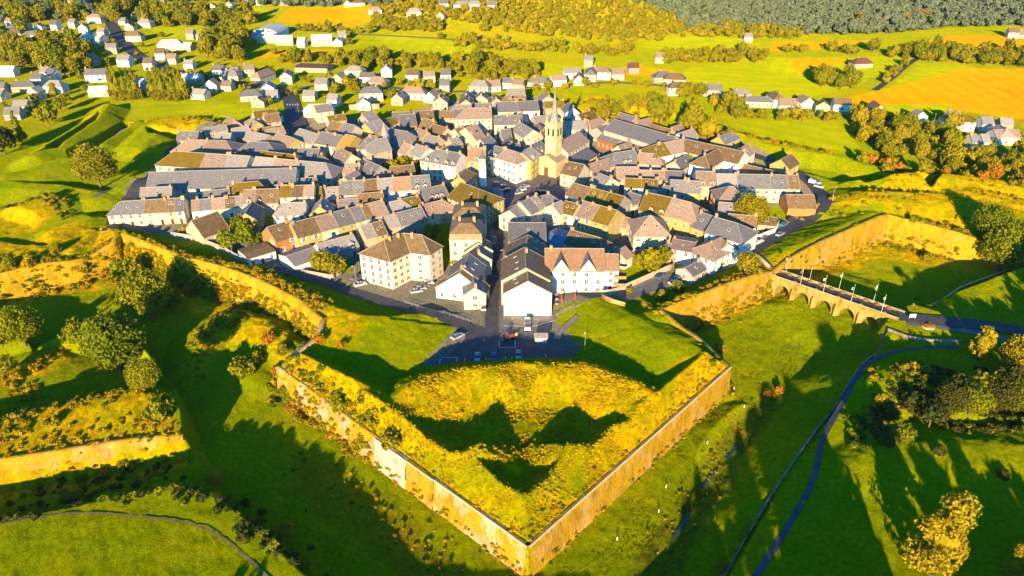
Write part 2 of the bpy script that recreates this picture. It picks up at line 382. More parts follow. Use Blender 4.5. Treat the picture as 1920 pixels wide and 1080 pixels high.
# right outer mounds (upper right)
ridge([(1560,395),(1650,368),(1760,372),(1900,400)], [1.5,5.5,5.0,4.0], .3, 5)
ridge([(1620,335),(1690,322),(1780,330),(1900,345)], [3,6.5,6.5,5], .35, 3, .5)
setz([(1600,335),(1650,322),(1740,318),(1700,345),(1620,350)], -1.5, 4)
ridge([(1700,365),(1760,350),(1830,358),(1920,380)], [2,4,5,5], .3, 3)
setz([(1715,345),(1760,340),(1740,365)], -1, 3)
# ditches behind on the right
ridge([(1340,240),(1440,268),(1560,292),(1660,318)], [3,3,3,2], .45, 2)
setz([(1440,292),(1560,305),(1660,335),(1600,345),(1500,318)], -3.5, 5)
OPS = OPS_OUT
# right outer work
setz([(1590,850),(1650,800),(1670,760),(1760,738),(1960,745),(2100,790),(2000,830),(1760,825),(1690,838),(1640,868)], -4.5, 5)
ridge([(1655,715),(1700,700),(1770,712),(1800,730)], [1.5,3.5,3.5,1.5], .5, 3)
ridge([(1580,880),(1640,868),(1700,850),(1950,855)], [1.0,1.5,1.5,1.5], .25, 3)
# streams in the moats
ridge([(1230,1080),(1290,965),(1345,880),(1400,800),(1450,740)], DZ-.7, .5, .8, dn=True, pz=DZ)
# hill and far wooded slopes
OPS.append(('bump', (45, 830), 24, 170, 120))
OPS.append(('bump', (500, 1500), 60, 900, 420)); OPS.append(('bump', (1300, 1700), 70, 700, 500)); OPS.append(('bump', (-900, 1800), 50, 900, 500))
PLATW = PP(PLAT); WORKS_ALL = PLATW
def run_ops(ops, x, y, z):
    for op in ops:
        if op[0] == 'bump':
            (cx, cy), h, rx, ry = op[1:]; q = ((x-cx)/rx)**2+((y-cy)/ry)**2
            z = z+h*np.exp(-q*1.2)*(1 if h < 20 else 1+.15*fbm(x/70, y/70, 2)); continue
        wp = np.array(op[1]); mg = 30
        mk = (x > wp[:,0].min()-mg) & (x < wp[:,0].max()+mg) & (y > wp[:,1].min()-mg) & (y < wp[:,1].max()+mg)
        if not mk.any(): continue
        xs, ys = x[mk], y[mk]
        if op[0] == 'set':
            d = sdf(xs, ys, wp); bl = op[3]; k = sst((bl*.5-d)/bl); z[mk] = z[mk]*(1-k)+op[2]*k
        else:
            hs, sl, ww, sl2 = op[2:]
            dn = op[0] == 'cut'
            hs = [hs]*len(wp) if not isinstance(hs, (list, tuple)) else hs
            best = np.full(xs.shape, 1e9 if dn else -1e9)
            for i in range(len(wp)-1):
                ax, ay = wp[i]; bx, by = wp[i+1]; ex, ey = bx-ax, by-ay; L2 = ex*ex+ey*ey
                t = np.clip(((xs-ax)*ex+(ys-ay)*ey)/L2, 0, 1); dx = xs-ax-t*ex; dy = ys-ay-t*ey
                d = np.sqrt(dx*dx+dy*dy); d = np.maximum(0, d-ww); d = np.sqrt(d*d+.8)-.9
                side = ex*dy-ey*dx > 0; s_ = np.where(side, sl2, sl); hh = hs[i]+(hs[i+1]-hs[i])*t
                val = hh-d*s_ if not dn else hh+d*s_
                best = np.minimum(best, val) if dn else np.maximum(best, val)
            z[mk] = np.minimum(z[mk], best) if dn else np.maximum(z[mk], best)
    return z
def height(x, y, fine=True):
    x = np.asarray(x, float); y = np.asarray(y, float); shp = x.shape; x = x.ravel(); y = y.ravel()
    z0 = fbm(x/60, y/60, 2)*1.2*sst((y-420)/200)
    zo = run_ops(OPS_OUT, x, y, z0.copy()); zi = run_ops(OPS_IN, x, y, z0.copy())
    ok = y < 470; k = np.ones(x.shape)
    if ok.any():
        dp = sdf(x[ok], y[ok], PLATW); k[ok] = sst((.8-dp)/1.6)
        nb = (y[ok] < 174) & (x[ok] > -72) & (x[ok] < 68); zz = zi[ok]     # the parapet of the near bastion starts low behind its walls
        zz[nb] = np.minimum(zz[nb], .9+np.maximum(0, -dp[nb]-1.2)*.9); zi[ok] = zz
    far_ = ~ok
    z = zo*(1-k)+zi*k
    # far behind the town the two lists simply add up
    z = np.where(far_, np.where(np.abs(zi-z0) > np.abs(zo-z0), zi, zo), z)
    return z.reshape(shp)
TOWN = PP([(205,432),(250,345),(300,300),(345,262),(400,235),(520,215),(560,205),(700,225),(860,185),(1010,180),(1110,225),(1260,245),(1400,275),(1500,310),(1560,378),(1420,470),(1330,520),(1170,560),(1100,575),(1040,600),(1090,655),(1060,672),(900,684),(790,686),(862,612),(760,586),(650,546),(540,514),(470,494),(420,470),(330,443)])
YR = np.concatenate([np.linspace(-400, 50, 12), np.arange(60, 300, .62), np.geomspace(300, 1500, 520), np.geomspace(1560, 9000, 16)])
UC = np.concatenate([-np.geomspace(1.1, 12, 10)[::-1]-.1, np.linspace(-1.05, 1.05, 1300), np.geomspace(1.1, 12, 10)+.1])
def xof(u, y): return u*(np.maximum(y, 0)*.80+42)
GX = xof(UC[None, :], YR[:, None]); GY = np.repeat(YR[:, None], len(UC), 1)
GZ = height(GX, GY)
near = (GY > 55) & (GY < 1500)
# zones
cx = [('lush', (.235,.27,.0006)), ('rough', (.62,.40,.001)), ('pave', (.17,.15,.14)), ('field', (.24,.25,.0006)), ('ripe', (.44,.21,.0005)),
      ('dry', (.34,.27,.001)), ('wood', (.12,.13,.01))]
ZC = dict(cx)
col = np.empty(GX.shape+(3,)); col[:] = ZC['lush']; rgh = np.full(GX.shape, .75)
far = GY > 330
pw = fbm(GX/45, GY/70, 3)
def blend(mask, c, rg=None):
    global col, rgh
    mk = np.asarray(mask)[..., None]; col = col*(1-mk)+np.array(c)*mk
    if rg is not None: rgh = rgh*(1-mk[..., 0])+rg*mk[..., 0]
blend(sst((GY-330)/60)*.6, ZC['field'], .6)
blend(sst((pw+.05)*6)*sst((GY-360)/60)*.4, ZC['dry'])
def zone(pts, c, bl=2.0, rg=None, amt=1.0, wob=1.2, pz=0, rows=None):
    w_ = PP(pts, pz); a = np.array(w_); m = 8
    sel = np.where((GX > a[:,0].min()-m) & (GX < a[:,0].max()+m) & (GY > a[:,1].min()-m) & (GY < a[:,1].max()+m))
    if not len(sel[0]): return
    xs, ys = GX[sel], GY[sel]; d = sdf(xs, ys, w_)+fbm(xs/6, ys/6, 3)*wob
    k = (sst(.5-d/bl)*amt)[:, None]; c = np.array(ZC[c] if isinstance(c, str) else c)
    if rows is not None:      # crop rows and tractor lines of a field
        q = xs*math.cos(rows)+ys*math.sin(rows)+fbm(xs/40, ys/40, 2)*3; c = c*(1+.07*np.sin(q/1.9)+.06*(np.mod(q, 21) < 2.2)+.18*fbm(xs/30, ys/30, 3))[:, None]
    col[sel] = col[sel]*(1-k)+c*k
    if rg is not None: rgh[sel] = rgh[sel]*(1-k[:,0])+rg*k[:,0]
# fields of the far land
ZC['green'] = (.25,.275,.0004)
for p in ([(1290,130),(1390,108),(1700,106),(1690,118),(1610,160),(1500,185),(1330,180),(1250,150)], [(930,150),(930,122),(1000,118),(1180,128),(1110,140),(1010,150)],
          [(700,70),(760,66),(900,88),(890,104),(760,100)], [(1200,90),(1240,72),(1410,76),(1440,95),(1300,96)], [(340,18),(470,16),(520,24),(450,36),(360,34)], [(280,52),(450,50),(470,66),(300,72)],
          [(1370,228),(1560,225),(1610,262),(1600,290),(1440,262)], [(1680,155),(1720,118),(1830,125),(1760,156)], [(1440,110),(1500,108),(1520,150),(1440,140)], [(200,190),(410,192),(520,205),(525,235),(440,240),(330,215),(230,228)]):
    zone(p, 'green', 4, .4, .85, 4, rows=p[0][0]*.7)
for p in ([(1560,190),(1700,157),(1815,128),(1990,130),(1990,232),(1785,206),(1640,205)], [(1680,92),(1780,68),(1990,70),(1990,92),(1780,96)], [(515,42),(545,20),(690,20),(712,38),(672,54),(590,50)],
          [(1440,96),(1450,79),(1640,76),(1560,90)], [(1130,132),(1200,121),(1280,137),(1190,142)], [(470,108),(500,95),(660,92),(560,106)], [(1475,112),(1620,110),(1560,122),(1500,140)]):
    zone(p, 'ripe', 4, .3, .95, 4, rows=p[0][0]*.3)
for p in ([(1650,196),(1790,196),(1780,214),(1650,208)],): zone(p, 'green', 3, .3, 1, 3)
# the yellow wooded hill and dark wood floors
blend(sst(1.6-((GX-45)/190)**2-((GY-800)/150)**2)*.85, (.36,.30,.003), .9)
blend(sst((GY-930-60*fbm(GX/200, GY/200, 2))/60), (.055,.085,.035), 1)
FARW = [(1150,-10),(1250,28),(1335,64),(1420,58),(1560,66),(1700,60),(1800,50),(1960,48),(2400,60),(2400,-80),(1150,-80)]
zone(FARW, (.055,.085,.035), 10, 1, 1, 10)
zone([(-300,8),(260,10),(400,5),(760,12),(960,6),(960,-60),(-300,-60)], 'wood', 10, 1, 1, 10)
# rough dry grass of the ramparts
for p in ([(525,692),(560,672),(650,716),(738,772),(800,712),(870,697),(980,690),(1092,690),(1180,722),(1242,756),(1290,706),(1340,650),(1372,690),(990,1030)],):
    zone(p, 'rough', 2, 1.0, .85)
zone([(740,850),(985,1012),(1230,850),(1120,870),(1060,880),(985,900),(900,880),(820,870)], 'lush', 8, 1, .75, 6)
zone([(974,740),(986,740),(988,850),(990,900),(980,900),(976,850)], 'lush', 1.5, .8, .9, .5, 3)
zone([(790,800),(900,760),(1060,760),(1150,800),(1060,850),(900,850)], 'lush', 6, 1, .5, 4, 2)
zone([(860,740),(1090,720),(1150,760),(985,880),(800,830)], 'lush', 10, 1, .2, 8)
for p in ([(150,425),(232,446),(330,484),(420,503),(480,512),(560,552),(640,590),(700,600),(640,655),(560,630),(400,565),(300,520),(228,500),(100,515),(-100,560),(-100,500),(60,455)],
          [(-100,800),(115,766),(240,740),(305,735),(345,835),(0,895),(-100,900)], [(-60,745),(60,655),(120,640),(130,655),(40,700)],
          [(1235,602),(1230,590),(1300,560),(1400,500),(1440,510),(1445,525),(1300,590)], [(1445,515),(1440,495),(1530,470),(1662,412),(1810,442),(1800,470),(1660,450),(1480,530)],
          [(1550,392),(1650,360),(1700,330),(1920,330),(1920,420),(1840,430),(1800,440),(1680,410)], [(1700,320),(1640,330),(1600,350),(1720,350)],
          [(1070,240),(1060,205),(1110,180),(1250,200),(1290,215),(1200,240)], [(1350,240),(1560,292),(1560,300),(1340,258)], [(290,225),(400,222),(430,240),(420,262),(290,262)],
          [(230,300),(330,275),(335,283),(250,296)], [(0,470),(0,388),(90,376),(110,410),(60,440),(20,452)], [(345,690),(385,612),(430,588),(490,600),(570,662),(540,670),(480,620),(420,612)],
          [(1655,725),(1700,695),(1770,705),(1790,740),(1700,730)], [(1250,700),(1300,690),(1400,700),(1290,720)]):
    zone(p, 'rough', 2.5, 1.0, .8, 2)
zone([(640,600),(712,600),(760,600),(620,660)], 'rough', 5, 1.0, .4, 3)
# far-bank vegetation of the stream, dark hedge floors
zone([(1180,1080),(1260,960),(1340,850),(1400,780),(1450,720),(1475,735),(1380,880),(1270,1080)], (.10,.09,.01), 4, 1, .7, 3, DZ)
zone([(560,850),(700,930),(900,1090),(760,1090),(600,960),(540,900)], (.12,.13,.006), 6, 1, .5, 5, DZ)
blend(sst(.5-sdf(GX, GY, TOWN)/1.5), ZC['pave'], .12)
GREENS = [[(345,452),(430,470),(450,440),(400,430)],[(400,415),(520,420),(520,400),(440,392)],[(590,500),(660,512),(650,470),(600,470)],[(1080,440),(1130,430),(1150,470),(1090,470)],[(790,420),(845,410),(840,470),(800,460)],
          [(1400,390),(1510,385),(1500,400),(1440,420),(1390,420)],[(1160,500),(1250,470),(1280,500),(1180,530)],[(720,310),(800,305),(800,330),(730,330)],[(1000,595),(1040,600),(1100,566),(1050,585)],
          [(1270,290),(1330,300),(1330,315),(1250,305)],[(1290,400),(1330,395),(1320,410)],[(820,470),(850,470),(840,500),(810,510)],[(520,400),(600,395),(600,410),(540,412)],[(640,205),(700,205),(840,215),(850,225),(700,235)],[(1400,300),(1480,310),(1430,300)]]
for p in GREENS: zone(p, 'lush', 1.5, .6, 1, .8)
# dry stems, moss and bare earth break up the rough grass
rv = fbm(GX/2.3+5, GY/2.3, 3); rv2 = fbm(GX/8, GY/8+9, 3); rk = sst((rgh-.78)/.15)*near
blend(rk*sst(rv*3.2+rv2*2-.1)*.6, (.30,.19,.004)); blend(rk*sst(-rv*3-rv2*2.4-.25)*.6, (.20,.24,.001)); blend(near*(1-rk)*sst(rv2*3+rv-.55)*.35, (.30,.27,.001))
# small relief
amp = np.where(near, np.clip(rgh, .1, 1), 0)
tz = fbm(GX/2.6, GY/2.6, 3)*.38*amp+fbm(GX/9, GY/9, 2)*.5*np.clip(amp-.3, 0, 1)
tz = np.where((GY > 420), tz*.5, tz)
GZ2 = GZ+tz
nr, nc = GX.shape
idx = np.arange(nr*nc).reshape(nr, nc)
fq = np.stack([idx[:-1,:-1], idx[:-1,1:], idx[1:,1:], idx[1:,:-1]], -1).reshape(-1, 4)
me = npmesh('ground', np.stack([GX, GY, GZ2], -1).reshape(-1, 3), fq, 'ground', True)
ca = me.attributes.new('zone', 'FLOAT_COLOR', 'POINT')
ca.data.foreach_set('color', np.concatenate([np.clip(col, 0, 1), np.ones(GX.shape+(1,))], -1).astype(np.float32).ravel())
ra = me.attributes.new('rough', 'FLOAT', 'POINT'); ra.data.foreach_set('value', np.clip(rgh, .05, 1).astype(np.float32).ravel())
put('ground', me)['kind'] = 'structure'
def hz(x, y): return float(height(np.array([x]), np.array([y]))[0])
def G(px, py):                                     # photograph point -> point on the terrain
    z = 0.0
    for _ in range(6):
        x, y = P(px, py, z); z = .5*z+.5*hz(x, y)
    x, y = P(px, py, z); return x, y, hz(x, y)
def GV(px, py):
    px = np.asarray(px, float); py = np.asarray(py, float); z = np.zeros(px.shape)
    for _ in range(6):
        t = (H-z)/(sth+(py-540)/F*cth); x = (px-960)/F*t; y = t*(cth-(py-540)/F*sth); z = .5*z+.5*height(x, y)
    return x, y, height(x, y)
# ------------------------------------------------------------------ roads, paths, walls, bridge
def resample(w_, step):
    out = []; w_ = [np.array(p, float) for p in w_]
    for a, b in zip(w_[:-1], w_[1:]):
        n = max(1, int(np.linalg.norm(b-a)/step))
        for k in range(n): out.append(a+(b-a)*k/n)
    out.append(w_[-1]); return np.array(out)
def smooth(p, it=2):
    for _ in range(it):
        q = [p[0]]
        for a, b in zip(p[:-1], p[1:]): q += [a*.75+b*.25, a*.25+b*.75]
        q.append(p[-1]); p = q
    return p
def normals(p):
    d = np.gradient(p, axis=0); d /= np.linalg.norm(d, axis=1)[:, None]+1e-9
    return np.stack([d[:,1], -d[:,0]], 1)           # to the right of the direction of travel
def strip(name, pts, width, mat, off=.12, kind='structure', world=False, sm=True, z=0, fixed=None):
    w_ = pts if world else [G(a, b)[:2] for a, b in pts]
    w_ = [np.array(q, float) for q in w_]
    if sm: w_ = smooth(w_)
    p = resample(w_, 2.5); n = normals(p); mb = MB(); K = 3
    rows = []
    for k in range(K+1):
        q = p+n*(k/K-.5)*width; zz = height(q[:,0], q[:,1])+off if fixed is None else np.full(len(q), fixed)
        rows.append(np.column_stack([q, zz]))
    mx = np.max([r[:,2] for r in rows], 0)
    V = np.concatenate([np.column_stack([r[:,:2], np.maximum(r[:,2], mx-.25)]) for r in rows]); m = len(p); f = []
    for k in range(K):
        for i in range(m-1): f.append((k*m+i, k*m+i+1, (k+1)*m+i+1, (k+1)*m+i))
    o = put(name, npmesh(name, V, np.array(f)[:, ::-1], mat)); o['kind'] = kind; return o
def sheet(name, pts, mat, off=.1, kind='structure', z=0.0):
    w_ = PP(pts, z); mb = MB(); mb.face([(x, y, z+off) for x, y in w_][::-1] if sum((w_[i][0]*w_[(i+1)%len(w_)][1]-w_[(i+1)%len(w_)][0]*w_[i][1]) for i in range(len(w_))) < 0 else [(x, y, z+off) for x, y in w_])
    o = mb.build(name, mat); o['kind'] = kind; return o
sheet('square_paving', [(800,346),(840,318),(1000,322),(1062,330),(1070,372),(1050,392),(950,402),(925,395),(930,372),(860,345)], 'lane', .10)
sheet('car_park', [(786,686),(866,630),(900,612),(960,628),(1040,652),(1092,656),(1098,664),(1060,674),(960,682),(880,686)], 'asphalt', .11)
sheet('hotel_terrace', [(945,590),(1030,590),(1050,560),(1120,548),(1240,508),(1262,512),(1170,556),(1040,600),(1010,612),(945,612)], 'paving', .10)
sheet('lower_yard', [(945,612),(1010,612),(1035,604),(1028,640),(945,636)], 'lane', .105)
strip('main_street', [(931,640),(932,580),(936,500),(941,430),(948,396)], 8.5, 'lane', .13)
strip('main_street_asphalt', [(923,640),(922,580),(928,500),(935,430),(942,396)], 4.2, 'asphalt', .15)
strip('rampart_road', [(508,505),(600,529),(680,554),(760,578),(850,604),(935,632)], 4.6, 'asphalt', .14)
strip('left_road', [(205,432),(225,395),(262,352),(300,312),(345,268),(420,238),(520,222),(560,238)], 6, 'asphalt', .14)
strip('gate_road', [(1442,508),(1402,482),(1420,466),(1480,430),(1556,384),(1530,350),(1490,318),(1400,286),(1290,258)], 6, 'asphalt', .15)
strip('yard_lane', [(1402,482),(1330,508),(1240,530),(1165,560)], 4.5, 'lane', .13)
strip('east_street', [(1060,345),(1130,352),(1240,372),(1322,378),(1330,345),(1420,342),(1500,352)], 5, 'asphalt', .13)
strip('north_street', [(840,335),(720,300),(620,262),(562,236)], 5, 'asphalt', .13)
strip('north_road', [(562,240),(548,200),(542,172),(480,160),(380,148),(290,125),(240,92),(208,48),(200,20)], 10, 'asphalt', .35)
strip('village_road', [(540,170),(640,152),(820,176),(980,166),(1160,152),(1330,172),(1480,205),(1640,222),(1760,262),(1930,300)], 4.5, 'lane', .35)
strip('field_road', [(1640,170),(1670,150),(1705,118),(1740,100)], 4, 'asphalt', .35)
strip('field_track', [(480,52),(620,60),(700,66),(900,78)], 4, 'dirt', .3)
strip('outer_road', [(1684,593),(1720,599),(1760,603),(1840,610),(1900,620),(2000,640)], 6.0, 'asphalt', .4)
strip('outer_pavement', [(1700,606),(1770,614),(1850,626),(1890,640),(1960,668)], 3.0, 'lane', .18)
strip('covered_way_path', [(1800,652),(1700,655),(1640,672),(1612,700),(1592,735),(1560,790),(1538,830),(1528,900),(1480,985),(1415,1085)], 1.4, 'asphalt', .14)
strip('glacis_path', [(-40,990),(60,972),(141,960),(246,966),(369,981),(422,1010),(470,1050),(520,1100)], .55, 'dirt', .12)
strip('rampart_steps', [(1042,636),(1062,612),(1085,592)], 2.2, 'paving', .16, sm=False)
for q in ([(1262,1010),(1285,975),(1290,960)],[(1318,915),(1334,890),(1345,880)],[(1362,862),(1378,842),(1383,832)]): strip('moat_stream', [P_ for P_ in q], .7, 'water', .25)
# painted bays of the car park
mbp = MB()
def line(x1, y1, x2, y2, w_=.16, z=.145):
    a = np.array(P(x1, y1)); b = np.array(P(x2, y2)); d = (b-a)/np.linalg.norm(b-a); n = np.array([-d[1], d[0]])*w_/2
    mbp.face([(*(a-n), z), (*(b-n), z), (*(b+n), z), (*(a+n), z)])
for q in [(818,668,872,634),(806,664,818,668),(825,654,836,659),(845,641,856,645),(862,631,872,634),(824,684,826,671),(856,684,857,671),(826,671,857,671),(871,684,872,672),(910,683,911,671),(948,681,948,669),(960,681,960,669),(1010,679,1008,667),
          (936,652,966,652),(936,652,936,640),(966,652,966,640),(1026,676,1022,664)]: line(*q)
mbp.build('parking_lines', 'paint')['kind'] = 'structure'
mbp = MB()
for q in [(945,612,1000,613),(1000,613,1040,602)]: line(*q, w_=.3, z=.2)
mbp.build('kerb_line', 'paint')['kind'] = 'structure'
for y in (190, 205, 176): pass
mbp = MB()
for k in range(5): line(538+k*5, 196, 540+k*5, 199, .6, .45)
mbp.build('crossing_stripes', 'paint')['kind'] = 'structure'
def rampart(label, pts, side, mat, off_top=.4, off_bot=1.5, coping=True, minh=1.0, group=None, thick=1.5, pz=0.0, top=None, bot=None, up=.35):
    p = resample(PP(pts, pz), 1.2); n = normals(p)*side; m = len(p)
    inn = p-n*thick
    zt = height(inn[:,0], inn[:,1])+up if top is None else np.full(m, float(top))
    k = np.ones(7)/7; zt = np.convolve(np.pad(zt, 3, 'edge'), k, 'valid')
    out = p+n*(off_bot+.8); zb = height(out[:,0], out[:,1])-.4 if bot is None else np.full(m, float(bot))
    zb = np.minimum(zb, zt-minh); rows = 9; V = []
    s = np.arange(m)*1.2
    for r in range(rows):
        t = r/(rows-1); q = p+n*(off_top+(off_bot-off_top)*(1-t))
        jit = (fbm(s/2.2+r*7.1, s*0+r*1.7+m, 3))*.35*(1 if 0 < r < rows-1 else .3)
        q = q+n*jit[:, None]; V.append(np.column_stack([q, zb+(zt-zb)*t]))
    V.append(np.column_stack([p-n*thick, zt])); V.append(np.column_stack([p-n*thick, zt-1.6]))
    f = []
    for r in range(len(V)-1):
        for i in range(m-1): f.append((r*m+i, r*m+i+1, (r+1)*m+i+1, (r+1)*m+i))
    f = np.array(f); f = f if side > 0 else f[:, ::-1]
    root = empty('rampart_wall', (0, 0, 0)); tag(root, label, 'rampart wall', group)
    put('masonry', npmesh('masonry', np.concatenate(V), f, mat), root)
    if coping:
        C = []
        for o_, dz in ((off_top+.1, -.25), (off_top+.1, .05), (off_top-.35, .06), (off_top-.35, -.2)):
            C.append(np.column_stack([p+n*o_, zt+dz+fbm(s/3, s*0+3, 2)*.1]))
        g = []
        for r in range(3):
            for i in range(m-1): g.append((r*m+i, r*m+i+1, (r+1)*m+i+1, (r+1)*m+i))
        g = np.array(g); g = g if side > 0 else g[:, ::-1]
        put('coping', npmesh('coping', np.concatenate(C), g, 'coping'), root)
    return root
def sub(a, b, t): return (a[0]+(b[0]-a[0])*t, a[1]+(b[1]-a[1])*t)
L0, TIP, R0 = (521,690), (990,1027), (1368,690)
rampart('left face of the near bastion, overgrown with golden scrub', [L0, sub(L0,TIP,.395)], 1, 'scarp_left', top=.6, thick=.8, coping=False)
rampart('pale repaired stretch of masonry in the near bastion left face', [sub(L0,TIP,.395), sub(L0,TIP,.52)], 1, 'fresh_masonry', top=.6, thick=.8, off_top=.7, off_bot=1.7)
rampart('red-orange repaired brick stretch in the near bastion left face', [sub(L0,TIP,.52), sub(L0,TIP,.63)], 1, 'scarp_right', top=.6, thick=.8, off_top=.6, off_bot=1.6)
rampart('long golden brick wall running down to the near bastion tip', [sub(L0,TIP,.63), TIP], 1, 'scarp_left', top=.6, thick=.8)
rampart('right face of the near bastion, tall orange brick wall', [TIP, R0], 1, 'scarp_right', top=.6, thick=.8)
rampart('short left flank wall joining the near bastion to its curtain', [(606,618),(596,645), L0], 1, 'scarp_left', coping=False)
rampart('short right flank wall behind the near bastion shoulder', [R0, (1300,640), (1240,600)], 1, 'scarp_right', coping=False)
rampart('left curtain wall covered in yellow bushes and crumbling masonry', [(231,452),(330,492),(420,520),(490,546),(560,582),(606,618)], 1, 'old_wall', coping=False, off_top=.2, off_bot=2.6)
rampart('crumbling pale wall of the far left bastion, partly in shade', [(-250,566),(-150,560),(0,524),(60,509),(140,491),(216,466),(231,452)], 1, 'old_wall', coping=False, off_bot=2)
rampart('orange curtain wall between near bastion and stone bridge', [(1240,600),(1300,577),(1370,550),(1442,520)], 1, 'scarp_right', coping=False)
rampart('sunlit wall right of the gate, streaked with tree shadows', [(1442,520),(1470,502),(1560,462),(1662,417)], 1, 'scarp_right', coping=False, off_bot=2.2)
rampart('right bastion face with a pale repaired patch, beside big tree', [(1662,417),(1740,436),(1805,452),(1900,470),(2000,480)], 1, 'old_wall', coping=False, off_bot=1.8)
rampart('long pale wall far behind the town on the right', [(1340,242),(1435,270),(1560,296),(1640,316)], 1, 'old_wall', top=None, minh=3.0)
rampart('sunlit brick foot wall of the ravelin at lower left', [(-300,912),(0,872),(200,836),(342,813)], 1, 'scarp_right', coping=False)
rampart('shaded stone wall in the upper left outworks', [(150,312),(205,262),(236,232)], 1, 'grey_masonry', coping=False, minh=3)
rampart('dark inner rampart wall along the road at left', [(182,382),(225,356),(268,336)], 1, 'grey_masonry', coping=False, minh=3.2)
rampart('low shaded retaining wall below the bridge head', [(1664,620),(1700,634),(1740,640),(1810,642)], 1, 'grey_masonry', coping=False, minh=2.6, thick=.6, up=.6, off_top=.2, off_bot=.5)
# low garden and boundary walls
def lowwall(label, pts, h, th, mat='grey_masonry', cap='coping', name='low_wall', cat='wall', group=None, z=None):
    p = resample([G(a, b)[:2] for a, b in pts], 3.0); n = normals(p); zz = height(p[:,0], p[:,1]) if z is None else np.full(len(p), float(z))
    root = empty(name, (float(p[0][0]), float(p[0][1]), float(zz[0]))); o0 = np.array(root.location)
    tag(root, label, cat, group); m = len(p)
    for nm, off, z0, z1, mt in (('wall', th/2, -.4, h, mat), ('coping', th/2+.06, h+.003, h+.12, cap)):
        V = np.concatenate([np.column_stack([p+n*off, zz+z0]), np.column_stack([p+n*off, zz+z1]), np.column_stack([p-n*off, zz+z1]), np.column_stack([p-n*off, zz+z0])])-o0
        f = []
        for r in range(3):
            for i in range(m-1): f.append((r*m+i, r*m+i+1, (r+1)*m+i+1, (r+1)*m+i))
        f += [(0, m, 2*m, 3*m), (m-1, 4*m-1, 3*m-1, 2*m-1)]
        put(nm, npmesh(nm, V, np.array(f), mt), root)
lowwall('long low stone wall edging the right moat beside the path', [(1352,1090),(1440,940),(1540,795),(1664,622)], .5, .3, 'grey_masonry', 'grey_masonry')
lowwall('low stone kerb wall of the moat beyond the bridge', [(1712,572),(1800,540),(1894,505)], .5, .5, 'grey_masonry')
lowwall('grey boundary wall below the gable house at the left rampart', [(322,444),(370,452),(425,474),(468,496)], 2.0, .4, 'grey_wall')
lowwall('garden wall around the trees left of the apartment block', [(566,514),(620,524),(642,514),(640,506)], 1.8, .35, 'grey_wall')
lowwall('tall pale wall below the white house on the gate road', [(1410,455),(1452,438),(1460,420)], 2.4, .4, 'white_wall')
lowwall('buff stone wall along the lane below the hotel', [(1130,556),(1160,548),(1250,508),(1262,504)], 2.0, .4, 'beige_wall')
lowwall('garden wall behind the shade-blue roofed building', [(1026,428),(1062,428),(1080,424)], 1.8, .35, 'grey_wall')
lowwall('stone garden wall below the small far white houses', [(655,206),(712,204)], 3.0, .4, 'beige_wall')
lowwall('orange stone wall crossing the bank right of the hotel terrace', [(1128,560),(1150,570),(1172,576)], 1.3, .6, 'bridge_stone')
lowwall('pale parapet wall right of the gate above the moat', [(1404,478),(1430,494),(1442,506)], 1.4, .6, 'bridge_stone')
